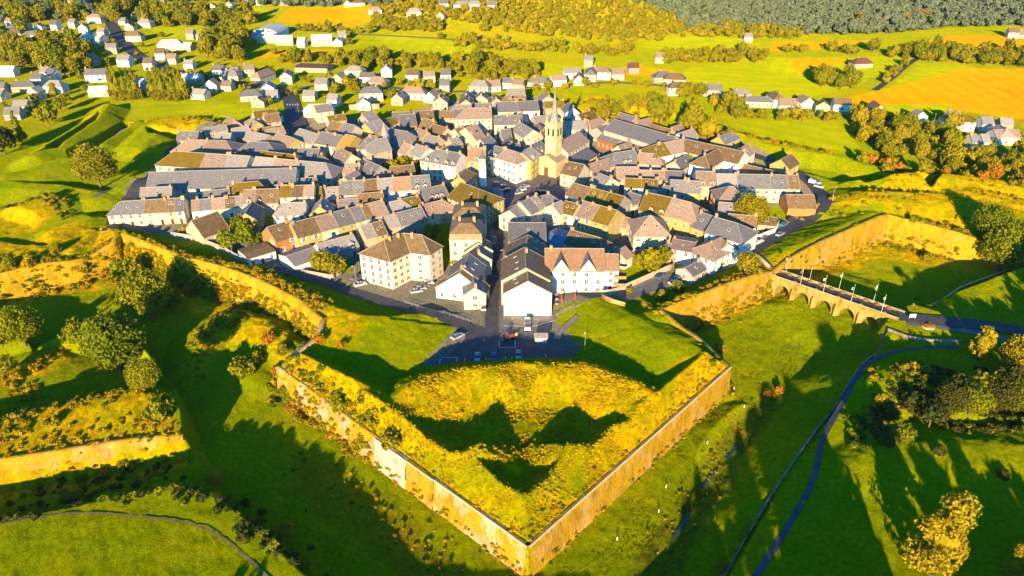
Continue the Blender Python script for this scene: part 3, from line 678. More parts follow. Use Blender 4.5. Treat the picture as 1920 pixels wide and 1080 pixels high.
# ---- bridge
def bridge():
    A = np.array(P(1441,509,.3)); Bp = np.array(P(1684,592,.3)); d = Bp-A; L = float(np.linalg.norm(d)); ang = math.atan2(d[1], d[0])
    root = empty('stone_bridge', (float(A[0]), float(A[1]), 0), ang); tag(root, 'stone arch bridge with flagpoles crossing the right moat', 'bridge')
    Wd = 5.8; y0, y1 = -Wd/2, Wd/2; top = .3; zb = DZ-1
    ctr = [.165, .325, .50, .675, .85]; half = L*.057; spr = -4.6
    prof = []; N = 12; x = 0
    arches = []
    for c in ctr:
        cxx = c*L; arches.append([(cxx+half*math.cos(math.pi-math.pi*k/N), spr+2.9*math.sin(math.pi*k/N)) for k in range(N+1)])
    mb = MB()
    for yy, flip in ((y0, False), (y1, True)):
        xs = 0.0
        for a in arches:
            q = [(xs, zb), (a[0][0], zb), (a[0][0], spr), (a[0][0], top), (xs, top)]
            pts = [(u, yy, v) for u, v in q]; mb.face(pts if not flip else pts[::-1])
            for (u0, v0), (u1, v1) in zip(a[:-1], a[1:]):
                pts = [(u0, yy, v0), (u1, yy, v1), (u1, yy, top), (u0, yy, top)]; mb.face(pts if not flip else pts[::-1])
            xs = a[-1][0]
        pts = [(xs, yy, zb), (L, yy, zb), (L, yy, top), (xs, yy, top)]; mb.face(pts if not flip else pts[::-1])
    for a in arches:
        for (u0, v0), (u1, v1) in zip(a[:-1], a[1:]): mb.face([(u0, y0, v0), (u0, y1, v0), (u1, y1, v1), (u1, y0, v1)])
        mb.face([(a[0][0], y0, zb), (a[0][0], y1, zb), (a[0][0], y1, spr), (a[0][0], y0, spr)])
        mb.face([(a[-1][0], y0, spr), (a[-1][0], y1, spr), (a[-1][0], y1, zb), (a[-1][0], y0, zb)])
    mb.face([(0, y0, top), (L, y0, top), (L, y1, top), (0, y1, top)]); mb.build('masonry', 'bridge_stone', root)
    dk = MB(); dk.box(-1, L+2, y0+.3, y1-.3, top+.003, top+.06); dk.build('roadway', 'asphalt', root)
    for yy in (y0, y1-.3):
        pr = MB(); pr.box(-1, L+1, yy, yy+.3, top+.002, top+.75); o = pr.build('parapet', 'bridge_stone', root)
        cp = MB(); cp.box(-1, L+1, yy-.05, yy+.35, top+.753, top+.85); cp.build('coping', 'coping', o)
    for a0, a1 in zip([0]+ctr, ctr):
        pass
    for k in range(4):
        xm = (ctr[k]+ctr[k+1])/2*L; c = MB(); c.prism([(xm-1, y0-.003), (xm, y0-1.4), (xm+1, y0-.003)], zb, -2.4); c.prism([(xm-1, y0-.003), (xm, y0-1.4), (xm+1, y0-.003)], -2.4, -1.5, scale=.3); c.build('cutwater', 'bridge_stone', root)
    return A, ang, L, Wd
BA, BANG, BL, BW = bridge()
def onbridge(t, y, z=.36): return (float(BA[0]+math.cos(BANG)*t*BL-math.sin(BANG)*y), float(BA[1]+math.sin(BANG)*t*BL+math.cos(BANG)*y), z)

# ------------------------------------------------------------------ buildings
LM = [((950,345),'by the market square'),((1035,270),'by the church'),((1130,300),'right of the church'),((880,290),'left of the church'),((935,440),'on the main street'),((985,380),'at the top of the main street'),
 ((1080,500),'by the hotel'),((1120,400),'behind the hotel gardens'),((1220,430),'near the pyramid-roofed house'),((1380,430),'near the white corner house'),((1365,370),'beside the brick house'),((1420,340),'in the right-hand terrace'),
 ((1220,325),'in the rows above the brick house'),((1200,245),'near the long stone factory'),((1320,270),'near the right L-shaped block'),((1440,310),'at the right end of town'),((1510,370),'inside the right road bend'),
 ((750,490),'by the four-storey block'),((620,440),'left of the four-storey block'),((540,440),'near the garage with flat roof'),((420,345),'by the long barracks'),((280,390),'at the left corner of town'),((400,385),'below the long barracks'),
 ((560,360),'right of the barracks'),((700,350),'in the middle-left terrace'),((770,385),'behind the four-storey block'),((840,360),'left of the town hall'),((360,290),'behind the barracks'),((480,265),'at the upper left of town'),((560,290),'above the barracks'),
 ((600,255),'near the orange roof'),((700,250),'near the turret'),((760,215),'at the upper edge of town'),((810,250),'left of the upper school'),((900,215),'by the tall upper school'),((970,210),'behind the church square'),((670,310),'below the turret'),((560,230),'by the north road'),
 ((868,400),'left of the main street'),((1000,560),'by the car park'),((1280,470),'below the white corner house'),((860,560),'opposite the tall white gable'),
 ((60,180),'in the village at far left'),((200,80),'in the upper left village'),((110,60),'among the upper left trees'),((330,120),'beyond the upper left field'),((480,160),'where the north road leaves'),((560,80),'near the white arched hall'),((620,170),'beyond the north rampart'),
 ((760,180),'in the gardens behind town'),((880,165),'behind the upper school'),((1060,155),'in the white row beyond the church'),((1250,160),'along the far lane at right'),((1470,200),'in the row below the fields'),((1600,205),'at the edge of the orange field'),
 ((1780,240),'in the hamlet at far right'),((1880,270),'at the right margin'),((700,20),'on the far horizon'),((300,20),'in the farthest village'),((1150,130),'in the middle fields'),((1700,130),'in the right-hand fields')]
def where(px, py):
    return min(LM, key=lambda q: (q[0][0]-px)**2+((q[0][1]-py)*1.6)**2)[1]
RN = {'slate': 'grey slate roof', 'slate_light': 'pale grey roof', 'tan_tile': 'pinkish tan roof', 'brown_tile': 'brown tiled roof', 'moss_roof': 'mossy ochre roof', 'orange_tile': 'orange-tan tiled roof', 'bright_orange': 'bright orange roof',
      'red_tile': 'dark red roof', 'slate_shade_blue': 'shade-blue slate roof', 'white_sheet': 'pale sheet roof'}
WN = {'white_wall': 'white', 'cream_wall': 'cream', 'beige_wall': 'beige stone', 'grey_wall': 'grey', 'yellow_wall': 'yellow', 'orange_wall': 'orange', 'brick_wall': 'red brick', 'church_stone': 'yellow stone', 'fresh_masonry': 'pale stone'}
def window_mesh(w_, h, shutters=False, cross=True):
    m = MB(); t = .12
    m.box(-w_/2-.12, w_/2+.12, -.09, .02, -h/2-.14, -h/2, 0)          # sill
    m.box(-w_/2-.1, -w_/2, -.06, .02, -h/2, h/2, 0); m.box(w_/2, w_/2+.1, -.06, .02, -h/2, h/2, 0); m.box(-w_/2-.1, w_/2+.1, -.06, .02, h/2, h/2+.14, 0)
    m.face([(-w_/2, -.02, -h/2), (w_/2, -.02, -h/2), (w_/2, -.02, h/2), (-w_/2, -.02, h/2)], 1)
    if cross: m.box(-.05, .05, -.05, -.021, -h/2, h/2, 0); m.box(-w_/2, w_/2, -.045, -.022, h*.12, h*.12+.07, 0)
    if shutters:
        m.box(-w_/2-.62, -w_/2-.13, -.07, 0, -h/2, h/2, 0); m.box(w_/2+.13, w_/2+.62, -.07, 0, -h/2, h/2, 0)
    return m.mesh('window', ['frame', 'glass'])
WIN = [window_mesh(1.0, 1.5), window_mesh(1.1, 1.7, True), window_mesh(1.3, 1.2), window_mesh(.8, 1.3)]
def door_mesh(mat, w_=1.1, h=2.2):
    m = MB(); m.box(-w_/2, w_/2, -.05, .02, 0, h, 0); m.box(-w_/2-.12, -w_/2, -.09, .02, 0, h+.12, 1); m.box(w_/2, w_/2+.12, -.09, .02, 0, h+.12, 1); m.box(-w_/2, w_/2, -.09, .02, h+.003, h+.12, 1)
    return m.mesh('door', [mat, 'frame'])
DOOR = [door_mesh('door'), door_mesh('garage', 2.4, 2.2), door_mesh('door', 1.4, 2.4)]
def chim_mesh(w_=.9, h=1.3):
    m = MB(); m.box(-w_/2, w_/2, -.35, .35, -1.2, h, 0); m.box(-w_/2-.07, w_/2+.07, -.42, .42, h+.002, h+.16, 0); m.cone(-.2, 0, h+.16, h+.42, .12, .1, 6, 1); m.cone(.2, 0, h+.16, h+.42, .12, .1, 6, 1)
    return m.mesh('chimney', ['chimney_brick', 'orange_tile'])
CHIM = [chim_mesh(), chim_mesh(1.4, 1.1), chim_mesh(.7, .9)]
def dormer_mesh(roof):
    m = MB(); w_, h, d = .75, 1.3, 2.2
    m.face([(-w_, 0, 0), (w_, 0, 0), (w_, 0, h), (0, 0, h+.6), (-w_, 0, h)], 0)
    for s in (-1, 1): m.face([(s*w_, 0, 0), (s*w_, d, 0), (s*w_, d, h), (s*w_, 0, h)][::s], 0)
    for s in (-1, 1): m.face([(s*(w_+.15), -.15, h-.1), (s*(w_+.15), d, h-.1), (0, d, h+.65), (0, -.15, h+.65)][::s], 1)
    m.box(-.5, .5, -.05, -.01, .2, h-.05, 2); m.face([(-.4, -.06, .3), (.4, -.06, .3), (.4, -.06, h-.15), (-.4, -.06, h-.15)], 3)
    return m.mesh('dormer', ['cream_wall', roof, 'frame', 'glass'])
DORM = {}
m = MB(); m.box(-.45, .45, -.6, .6, 0, .1, 0); m.face([(-.36, -.5, .105), (.36, -.5, .105), (.36, .5, .105), (-.36, .5, .105)], 1); SKYL = m.mesh('skylight', ['frame', 'glass'])
FOOT = []
def slab(mb, pts, th=.22, mi=0):
    n = len(pts); i = len(mb.v); mb.v += [tuple(p) for p in pts]+[(p[0], p[1], p[2]-th) for p in pts]
    mb.f.append(tuple(range(i, i+n))); mb.m.append(mi); mb.f.append(tuple(reversed(range(i+n, i+2*n)))); mb.m.append(mi)
    for k in range(n): j = (k+1) % n; mb.f.append((i+j, i+k, i+n+k, i+n+j)); mb.m.append(mi)
def facade(root, x0, y0, x1, y1, he, kind=0, z0=0, doors=True, step=2.9, maxn=12, st=None, world_rz=0, force=False, skip=()):
    """windows of one wall, from (x0,y0) to (x1,y1), outside to the right of travel"""
    L = math.hypot(x1-x0, y1-y0); a = math.atan2(y1-y0, x1-x0)
    nx, ny = math.sin(a+world_rz), -math.cos(a+world_rz)
    rx, ry = root.location.x, root.location.y
    if not force and (nx*(-rx)+ny*(-ry))/math.hypot(rx, ry) < .08: return
    st = max(1, round((he-.3)/3.0)) if st is None else st; n = min(maxn, max(1, int((L-1.0)/step)))
    if L < 2.5: return
    for s in range(st):
        zc = z0+1.65+s*(he/st)
        for k in range(n):
            t = (k+.5)/n
            if (s, k) in skip: continue
            if s == 0 and doors and k == n//2:
                put('door', rnd.choice(DOOR[:1]*3+DOOR[1:]), root, (x0+(x1-x0)*t, y0+(y1-y0)*t, z0), a); continue
            if rnd.random() < .1: continue
            put('window', WIN[kind], root, (x0+(x1-x0)*t, y0+(y1-y0)*t, zc), a)
def house(x1, y1, x2, y2, W, he, rise, roof, wall, hip='', o=None, ext=(0,0), label=None, wk=None, z0=None, name='house', cat='house', group=None, simple=False, over=.3, gab=.12, world=None, slope_only=False):
    o = o or {}
    zr = he+rise
    if world is None:
        base = 0.0 if z0 is None else z0
        A = np.array(P(x1, y1, base+zr)); Bp = np.array(P(x2, y2, base+zr))
    else:
        base = z0 or 0.0; A, Bp = np.array(world[0]), np.array(world[1])
    d = Bp-A; L = float(np.linalg.norm(d)); ang = math.atan2(d[1], d[0]); c = (A+Bp)/2
    hl = W*.5*.9 if 'l' in hip else 0; hr = W*.5*.9 if 'r' in hip else 0
    xa, xb = -L/2-hl-ext[0], L/2+hr+ext[1]
    nm = name if name != 'house' else ('detached_house' if simple else 'terraced_house'); root = empty(nm, (float(c[0]), float(c[1]), base), ang)
    pxy = proj(c[0], c[1], base+he)
    FOOT.append((c[0]+math.cos(ang)*(xa+xb)/2, c[1]+math.sin(ang)*(xa+xb)/2, (xb-xa)/2, W/2, ang))
    st = max(1, round((he-.3)/3.0))
    size = 'long ' if (xb-xa) > 24 else ('small ' if (xb-xa) < 8 else '')
    tag(root, label or f"{size}{WN[wall]} {'house' if cat in ('house',) else cat}, {RN[roof]}, {where(*pxy)}", cat, group)
    h = W/2; g0 = 0 if 'l' in hip else gab; g1 = 0 if 'r' in hip else gab
    # walls
    mb = MB(); i = 0
    mb.face([(xa, -h, -1), (xb, -h, -1), (xb, -h, he), (xa, -h, he)]); mb.face([(xb, h, -1), (xa, h, -1), (xa, h, he), (xb, h, he)])
    q = [(xb, -h, -1), (xb, h, -1), (xb, h, he)]; mb.face(q+([(xb, -h, he)] if hr else [(xb, 0, zr-.02), (xb, -h, he)]))
    q = [(xa, h, -1), (xa, -h, -1), (xa, -h, he)]; mb.face(q+([(xa, h, he)] if hl else [(xa, 0, zr-.02), (xa, h, he)]))
    mb.build('wall', wall, root)
    # roof
    mb = MB(); s = rise/h; e = over; ze = he-e*s+.2; zt = zr+.2
    ra, rb = (xa+hl if hl else xa-g0), (xb-hr if hr else xb+g1)
    ea, eb = (xa-e if hl else xa-g0), (xb+e if hr else xb+g1)
    slab(mb, [(ea, -h-e, ze), (eb, -h-e, ze), (rb, 0, zt), (ra, 0, zt)]); slab(mb, [(eb, h+e, ze), (ea, h+e, ze), (ra, 0, zt), (rb, 0, zt)])
    if hr: slab(mb, [(eb, -h-e, ze), (eb, h+e, ze), (rb, 0, zt)])
    if hl: slab(mb, [(ea, h+e, ze), (ea, -h-e, ze), (ra, 0, zt)])
    if not simple and rise > .6:
        mb.box(ra, rb, -.13, .13, zt-.1, zt+.07, 1)
        for hh, r_, e_ in ((hr, rb, eb), (hl, ra, ea)):
            if hh:
                for sy in (-1, 1): mb.bar((r_, 0, zt), (e_, sy*(h+e), ze), .09, 4, 1)
            else: 
                for sy in (-1, 1): mb.bar((r_, 0, zt), (e_, sy*(h+e), ze), .07, 4, 1)
    rf = mb.build('roof', [roof, 'ridge_tile'], root)
    # openings
    kind = wk if wk is not None else rnd.choice((0, 0, 1, 2, 3)); mx = 4 if simple else 14
    if not o.get('blank'):
        facade(root, xa, -h, xb, -h, he, kind, maxn=mx, world_rz=ang, doors=not simple, step=o.get('step', 2.9)); facade(root, xb, h, xa, h, he, kind, maxn=mx, world_rz=ang, doors=not simple, step=o.get('step', 2.9))
        if not o.get('noend'):
            facade(root, xb, -h, xb, h, he, kind, maxn=2 if simple else 4, world_rz=ang, doors=False, step=3.6); facade(root, xa, h, xa, -h, he, kind, maxn=2 if simple else 4, world_rz=ang, doors=False, step=3.6)
    ch = o.get('ch', [rnd.choice((0, 1))] if not simple else [0]*(rnd.random() < .5))
    for t in ch: put('chimney', CHIM[o.get('ck', rnd.choice((0, 0, 1, 2)))], rf, (ra+.6+(rb-ra-1.2)*t, rnd.choice((-.5, .5))*min(1, h*.2), zr-.1))
    # which slope looks at the camera
    sgn = -1 if (math.sin(ang)*c[0]-math.cos(ang)*c[1]) < 0 else 1
    fs = -1 if ((-math.sin(ang+math.pi)*-1)*0+(math.cos(ang)*c[1]-math.sin(ang)*c[0])) > 0 else 1
    for t in o.get('dorm', ()):
        if roof not in DORM: DORM[roof] = dormer_mesh(roof)
        dm = put('dormer', DORM[roof], rf, (xa+(xb-xa)*t, fs*(h-.35), he+.1), 0 if fs < 0 else math.pi)
    ns = o.get('sky', rnd.choice((0, 0, 1, 2)) if not simple else 0)
    for k in range(ns):
        t = (k+.5)/max(1, ns)*.8+.1+rnd.uniform(-.06, .06); q = .45+rnd.uniform(-.1, .1)
        so_ = put('skylight', SKYL, rf, (xa+(xb-xa)*t, fs*h*q, he+rise*(1-q)+.23)); so_.rotation_euler = (math.atan(s)*(1 if fs < 0 else -1), 0, 0)
    return root
def row(x1, y1, x2, y2, W, he, rise, segs, o=None, hip=''):
    A = P(x1, y1, he+rise); Bq = P(x2, y2, he+rise); t0 = 0
    for k, sg in enumerate(segs):
        t1, roof, wall = sg[:3]; oo = dict(o or {}); oo.update(sg[3] if len(sg) > 3 else {})
        dh = oo.pop('dh', 0); g = .06
        a = [A[j]+(Bq[j]-A[j])*t0 for j in (0, 1)]; b = [A[j]+(Bq[j]-A[j])*t1 for j in (0, 1)]
        Ls = math.hypot(b[0]-a[0], b[1]-a[1])
        a = [a[j]+(b[j]-a[j])*g/Ls for j in (0, 1)]
        oo.setdefault('noend', 0 < k < len(segs)-1)
        house(0, 0, 0, 0, W, he+dh, rise, roof, wall, hip=('l' if 'l' in hip and k == 0 else '')+('r' if 'r' in hip and k == len(segs)-1 else ''), o=oo, world=(a, b), z0=0, gab=0)
        t0 = t1
S_, SL, TN, BR, MO, OR = 'slate', 'slate_light', 'tan_tile', 'brown_tile', 'moss_roof', 'orange_tile'
WH, CR, BE, GY_, YE, OG = 'white_wall', 'cream_wall', 'beige_wall', 'grey_wall', 'yellow_wall', 'orange_wall'
# --- left part of the town
house(289,323,556,315, 17, 5, 5, S_, CR, hip='', label='very long cream barracks with a plain grey slate roof', name='barracks', cat='barracks', o={'ch': [.97], 'sky': 3, 'step': 6}, ext=(2,0))
row(326,284,470,293, 14, 6.5, 4.5, [(.42, MO, CR), (.72, TN, CR), (1, SL, CR)], hip='l', o={'step': 3.6})
row(470,293,611,306, 13, 5, 4.5, [(.35, SL, BE), (.62, TN, BE), (1, SL, CR)], hip='r', o={'step': 3.6})
row(352,262,424,264, 14, 4.5, 4, [(.5, TN, BE), (1, TN, GY_)], hip='lr')
house(383,240,423,234, 9, 5.5, 1.8, SL, BE, label='beige stone powder store with pale roof beside the left rampart', o={'ch': [], 'sky': 0})
house(470,266,503,267, 19, 4, 5, S_, GY_, hip='lr', o={'ch': [], 'blank': 1})
house(468,246,506,254, 11, 5, 3, SL, BE)
house(520,249,553,260, 10, 5, 3.4, TN, YE)
house(491,283,556,291, 13, 5, 3.5, MO, GY_)
row(226,378,346,371, 10, 5.4, 3.5, [(.38, S_, CR, {'sky': 3}), (.72, BR, CR), (.86, BR, BE), (1, S_, CR)], hip='l')
row(358,376,456,367, 8.5, 4.6, 3, [(.15, TN, WH), (.38, S_, WH), (.64, TN, CR), (.84, BR, WH), (1, SL, WH)])
row(457,356,523,354, 10.5, 6, 4, [(.34, TN, CR, {'dorm': (.5,)}), (1, BR, CR, {'dorm': (.2,)})], o={'ch': [1]})
row(526,349,590,347, 9.5, 8, 3, [(.32, MO, CR, {'ch': [0, 1]}), (.68, BR, CR), (1, TN, CR)])
row(592,351,603,350, 9.5, 6, 3, [(1, MO, BE)])
house(359,414,408,397, 12.5, 3.4, 5.2, BR, BE, label='large barn-like house with steep brown roof by the left rampart', o={'ch': [], 'sky': 0, 'noend': 1})
house(455,476,506,461, 9.5, 3.3, .35, BR, WH, label='flat-roofed white garage building facing the rampart road', name='garage_building', cat='garage', over=.2, o={'ch': [], 'sky': 0}, simple=False)
row(500,427,541,414, 10.5, 5.4, 4, [(1, BR, OG, {'ch': [.95]})])
row(544,419,717,375, 10.5, 5.8, 4, [(.25, BR, YE), (.43, TN, CR), (.62, S_, YE), (.74, S_, CR), (.83, BR, WH), (1, TN, WH)])
row(592,458,662,439, 9, 3.6, 3, [(.4, SL, WH), (1, SL, GY_, {'dorm': (.7,)})])
house(536,481,590,463, 12, 3, 1.6, SL, WH, label='low white building with pale grey roof on the rampart road', o={'ch': [], 'sky': 0, 'blank': 1})
row(675,424,716,414, 9.5, 5, 3.4, [(.5, SL, BE), (1, BR, YE)])
row(718,406,790,388, 9, 5.2, 3.4, [(.3, SL, BE), (1, S_, GY_, {'sky': 3})])
house(730,379,752,375, 9, 5, 3, SL, WH, hip='r')
house(753,374,783,367, 9, 5, 3, MO, WH)
row(788,385,830,375, 9, 5, 3.2, [(.6, TN, CR), (1, TN, BE)], hip='r')
row(606,352,635,350, 11, 4.5, 3.4, [(1, SL, BE)])
row(635,341,805,328, 10.5, 7, 4, [(.15, S_, CR), (.26, S_, YE), (.41, BR, OG), (.575, SL, WH), (.78, OR, WH), (1, S_, BE, {'dorm': (.3, .7)})], o={'ch': [0]})
house(787,356,832,346, 9.5, 5, 3.6, S_, GY_, o={'dorm': (.3, .5, .7)})
house(645,333,668,320, 9, 4, 3, SL, BE)
house(648,306,676,308, 10, 5, 3.4, TN, BE); house(684,299,714,312, 9, 5, 3.4, S_, GY_)
house(560,278,600,279, 13, 4, 3.6, S_, BE); house(562,241,598,252, 12, 5, 3.6, SL, CR); house(603,247,642,254, 13, 6, 4, S_, CR, o={'ch': [.7]})
house(622,226,641,231, 10, 6, 4, BR, YE); house(645,231,666,235, 11, 6, 4, S_, CR)
house(648,252,667,256, 13, 6.5, 4.4, 'bright_orange', YE, label='yellow house with a bright orange roof above the barracks', o={'ch': [], 'sky': 0})
house(692,255,706,255, 12, 8, 4.5, S_, CR, hip='lr'); house(704,262,724,258, 10, 8, 4.6, SL, BE, hip='l')
house(684,232,711,222, 10, 5.5, 4, SL, YE); house(748,216,778,214, 13, 5, 4.4, S_, OG, hip='')
house(722,240,765,247, 16, 6, 5, S_, GY_); house(757,268,772,272, 9, 6, 3.6, TN, CR); house(781,270,803,277, 11, 6, 3.6, SL, WH)
house(794,222,815,226, 9, 5, 3.6, BR, OG); house(812,232,838,240, 9, 5, 3.6, BR, BE); house(780,240,800,246, 9, 5, 3.4, TN, YE); house(800,252,826,258, 9, 5, 3.6, SL, BE)
# --- around the square and the church
house(873,203,921,202, 14, 9, 4, TN, CR, hip='l', label='tall cream school block with tan roof at the upper edge', name='school_building', cat='school', wk=0)
row(926,217,979,216, 11, 7.5, 3.4, [(.5, S_, CR), (1, S_, CR)])
row(929,192,1008,189, 15, 7, 3.6, [(.5, S_, CR), (1, S_, WH)])
row(960,209,1008,206, 8, 4, 2, [(1, S_, WH)])
row(818,280,866,288, 12, 8.5, 4.2, [(.5, S_, CR, {'dorm': (.3, .7)}), (1, S_, WH, {'dorm': (.25, .75)})], hip='l', o={'ch': [1], 'step': 2.4})
row(877,277,911,277, 11, 9, 4.4, [(1, OR, YE, {'dorm': (.5,), 'ch': [0, 1], 'ck': 1, 'sky': 0})])
row(928,273,968,285, 11, 9.5, 3.2, [(.5, S_, WH, {'dorm': (.3, .7)}), (1, TN, WH)], hip='r', o={'step': 2.5})
row(978,288,1012,264, 10, 9, 3.2, [(.5, SL, YE, {'dorm': (.4,)}), (1, S_, YE, {'dorm': (.4,)})], o={'step': 2.5})
house(872,240,892,233, 10, 6, 3.6, TN, CR); house(884,252,902,246, 9, 6, 3.6, TN, BE); house(900,262,918,254, 10, 6, 3.4, S_, CR)
house(939,243,957,242, 10, 5, 3.6, S_, BE); house(975,229,1000,244, 11, 6, 3.4, SL, CR, o={'sky': 3}); house(842,262,858,257, 8, 5, 3, SL, BE)
house(852,242,868,238, 9, 5, 3, BR, CR); house(1012,250,1030,240, 9, 6, 3, S_, BE)
house(1062,302,1096,309, 11, 6, 4, BR, CR); house(1124,325,1146,334, 11, 5, 3.4, SL, CR); house(1110,334,1122,338, 8, 4, 2.6, 'orange_tile', CR)
house(1119,303,1148,295, 10, 5, 3, TN, BE, hip='lr'); house(1152,287,1190,281, 12, 6, 4, S_, BE, hip='l', o={'dorm': (.5, .65)}); house(1198,286,1230,289, 10, 6, 3.4, TN, GY_, hip='r')
row(1154,313,1198,313, 10, 5, 3.6, [(1, TN, BE)]); row(1198,319,1284,321, 9, 5, 3, [(.28, TN, GY_), (.56, TN, BE), (1, S_, GY_)])
row(1172,334,1234,337, 8, 6, 2.6, [(.5, MO, WH), (1, MO, WH)]); row(1256,337,1313,340, 13, 6.5, 3, [(.55, SL, GY_), (1, SL, YE)])
row(1304,321,1341,322, 11, 6.5, 4.4, [(1, TN, BE, {'dorm': (.35, .8)})]); row(1342,326,1497,329, 11.5, 6.4, 4, [(.25, SL, CR), (.65, S_, CR), (.86, S_, CR), (1, BR, CR)], o={'step': 2.6})
house(1474,365,1526,366, 11, 3.6, 3.6, BR, OG, label='low orange-walled barn with brown roof by the right bend', o={'blank': 1, 'ch': [], 'sky': 0})
house(1387,306,1474,326, 9, 3.6, 2.6, BR, GY_, label='long narrow brown-roofed shed at the right end of town', o={'ch': [], 'sky': 0}, name='shed', cat='shed')
house(1153,224,1268,257, 16, 8.5, 4.0, S_, 'fresh_masonry', label='long pale stone factory with blank walls and slate roof', name='factory', cat='factory', o={'blank': 1, 'ch': [.9], 'sky': 0})
house(1131,249,1207,273, 9, 4.2, 2.2, S_, 'brick_wall', label='low brick annex in front of the long stone factory'); house(1119,240,1140,233, 10, 5, 2.5, S_, GY_)
row(1232,270,1284,260, 12, 8.5, 4, [(.25, MO, WH), (1, TN, WH)], hip='l', o={'step': 3.2}); row(1285,261,1397,285, 12, 8.5, 4, [(1, BR, WH, {'sky': 6})], o={'step': 3.2})
house(1322,292,1346,279, 10, 8.5, 3.6, BR, WH, hip='l')
row(1074,343,1172,369, 11, 7, 3.6, [(.38, BR, WH), (.7, MO, WH), (1, MO, GY_)]); row(1095,377,1158,395, 12, 8, 4, [(.5, TN, YE), (1, MO, YE)], o={'ch': [.6], 'step': 2.6})
house(1060,377,1086,383, 10, 6, 3, MO, WH); house(1048,397,1062,391, 7, 4, 2, MO, YE); house(1163,404,1186,411, 9, 4, 2.4, TN, BE)
house(1211,361,1260,371, 13, 7.5, 5, MO, BE, o={'dorm': (.45, .85)}, gab=.05); house(1261.5,371.5,1296,380, 13, 7.5, 5, TN, YE, hip='r', gab=.05)
house(1217,405,1222,405, 14, 6.4, 5, TN, CR, hip='lr', label='square cream house with a tall tan pyramid roof', o={'ch': [], 'sky': 2})
house(1367,350,1374,350, 12, 7, 4, TN, 'brick_wall', hip='lr', label='orange-red brick house with hipped roof and white windows', wk=1, o={'ch': [], 'sky': 0})
house(1340,407,1382,419, 13, 7.6, 4, S_, WH, hip='r', label='big white corner house with slate roof on the gate road', wk=3); house(1314,398,1338,406, 12, 6.5, 4, S_, YE)
house(1330,456,1350,446, 11, 5, 3.4, TN, WH, hip='l'); house(1352,446,1366,458, 9, 5, 3.2, TN, WH)
house(1262,448,1304,455, 12, 5.4, 1.2, TN, WH, o={'noend': 0}); house(1284,503,1310,489, 7, 3, 1.8, S_, GY_, label='small grey shed with slate roof beside the lane', name='shed', cat='shed')
house(1180,360,1206,368, 8, 5, 2.6, S_, CR); house(1256,350,1245,347, 8, 5, 2, S_, BE); house(1240,462,1256,456, 7, 4, 2.4, TN, YE); house(1158,470,1172,462, 7, 4, 2.4, TN, CR)
house(1422,405,1455,408, 7, 3.2, 2, BR, BE)
row(975,380,1005,366, 11, 6.5, 3.6, [(.6, S_, CR), (1, SL, CR)]); house(1018,367,1031,365, 10, 6, 3.2, S_, GY_, hip='lr'); house(1034,384,1052,376, 9, 6, 3, SL, CR)
house(955,395,972,381, 9, 6, 3, SL, CR)
house(953,418,1023,418, 17, 6, 3.4, S_, GY_, label='wide plain slate roof right of the main street', o={'ch': [], 'sky': 1}, gab=.05)
house(990,441,985,463, 14, 6, 4, BR, CR, gab=.05); house(1027,437,1072,450, 14, 3.4, .8, 'slate_shade_blue', GY_, label='low building behind hotel, flat slate roof coloured blue for shade', o={'ch': [], 'sky': 0, 'blank': 1})
# the two gabled houses and the hotel
house(984,464,986,503, 15.5, 9, 4.6, BR, CR, label='tall cream house whose gable steps above the front one', name='house', gab=.0, o={'sky': 3, 'ch': [.2]})
house(989,506,990,527.5, 15, 8.2, 4.4, BR, WH, label='tall windowless white gable house facing the car park', gab=.1, o={'noend': 1, 'sky': 2, 'ch': []})
def hotel():
    A = np.array(P(1022,467,13)); Bp = np.array(P(1132,468,13)); W = 14; he = 8.6; rise = 4.6
    house(0,0,0,0, W, he, rise, OR, WH, label='white hotel with orange-tan roof and two pointed wall gables', name='hotel', cat='hotel', world=(A, Bp), z0=0, wk=0, o={'ch': [.08], 'sky': 0, 'step': 3.6})
    root = THINGS[-1]; L = float(np.linalg.norm(Bp-A)); rot = math.atan2(*(Bp-A)[::-1])
    for t in (.27, .72):
        x = (t-.5)*L; g = MB(); hw = 2.9; y = -W/2-.12; zt = he+4.2
        g.face([(x-hw, y, he-.6), (x+hw, y, he-.6), (x+hw, y, he), (x, y, zt), (x-hw, y, he)]); g.face([(x-hw, y, he-.6), (x-hw, y, he), (x-hw, y+.5, he), (x-hw, y+.5, he-.6)])
        go = g.build('wall_gable', WH, root); r = MB()
        for s in (-1, 1): slab(r, [(x+s*(hw+.4), y-.35, he-.35), (x+s*(hw+.4), y+3.5, he-.35), (x, y+7, zt+.15), (x, y-.35, zt+.15)][::s], .2, 1)
        r.build('gable_roof', [OR, 'slate'], go)
    h2 = house(1132,476,1160,477, 12, 8, 3, OR, WH, hip='', label='lower right wing of the hotel with balconies', gab=.05, o={'ch': [], 'sky': 0})
    for k in range(2):
        b = MB(); b.box(1, 5, -7.6, -6.003, 2.9+2.8*k, 3.05+2.8*k); b.box(1, 5, -7.6, -7.5, 3.053+2.8*k, 4.0+2.8*k); b.build('balcony', 'orange_wall', h2)
hotel()
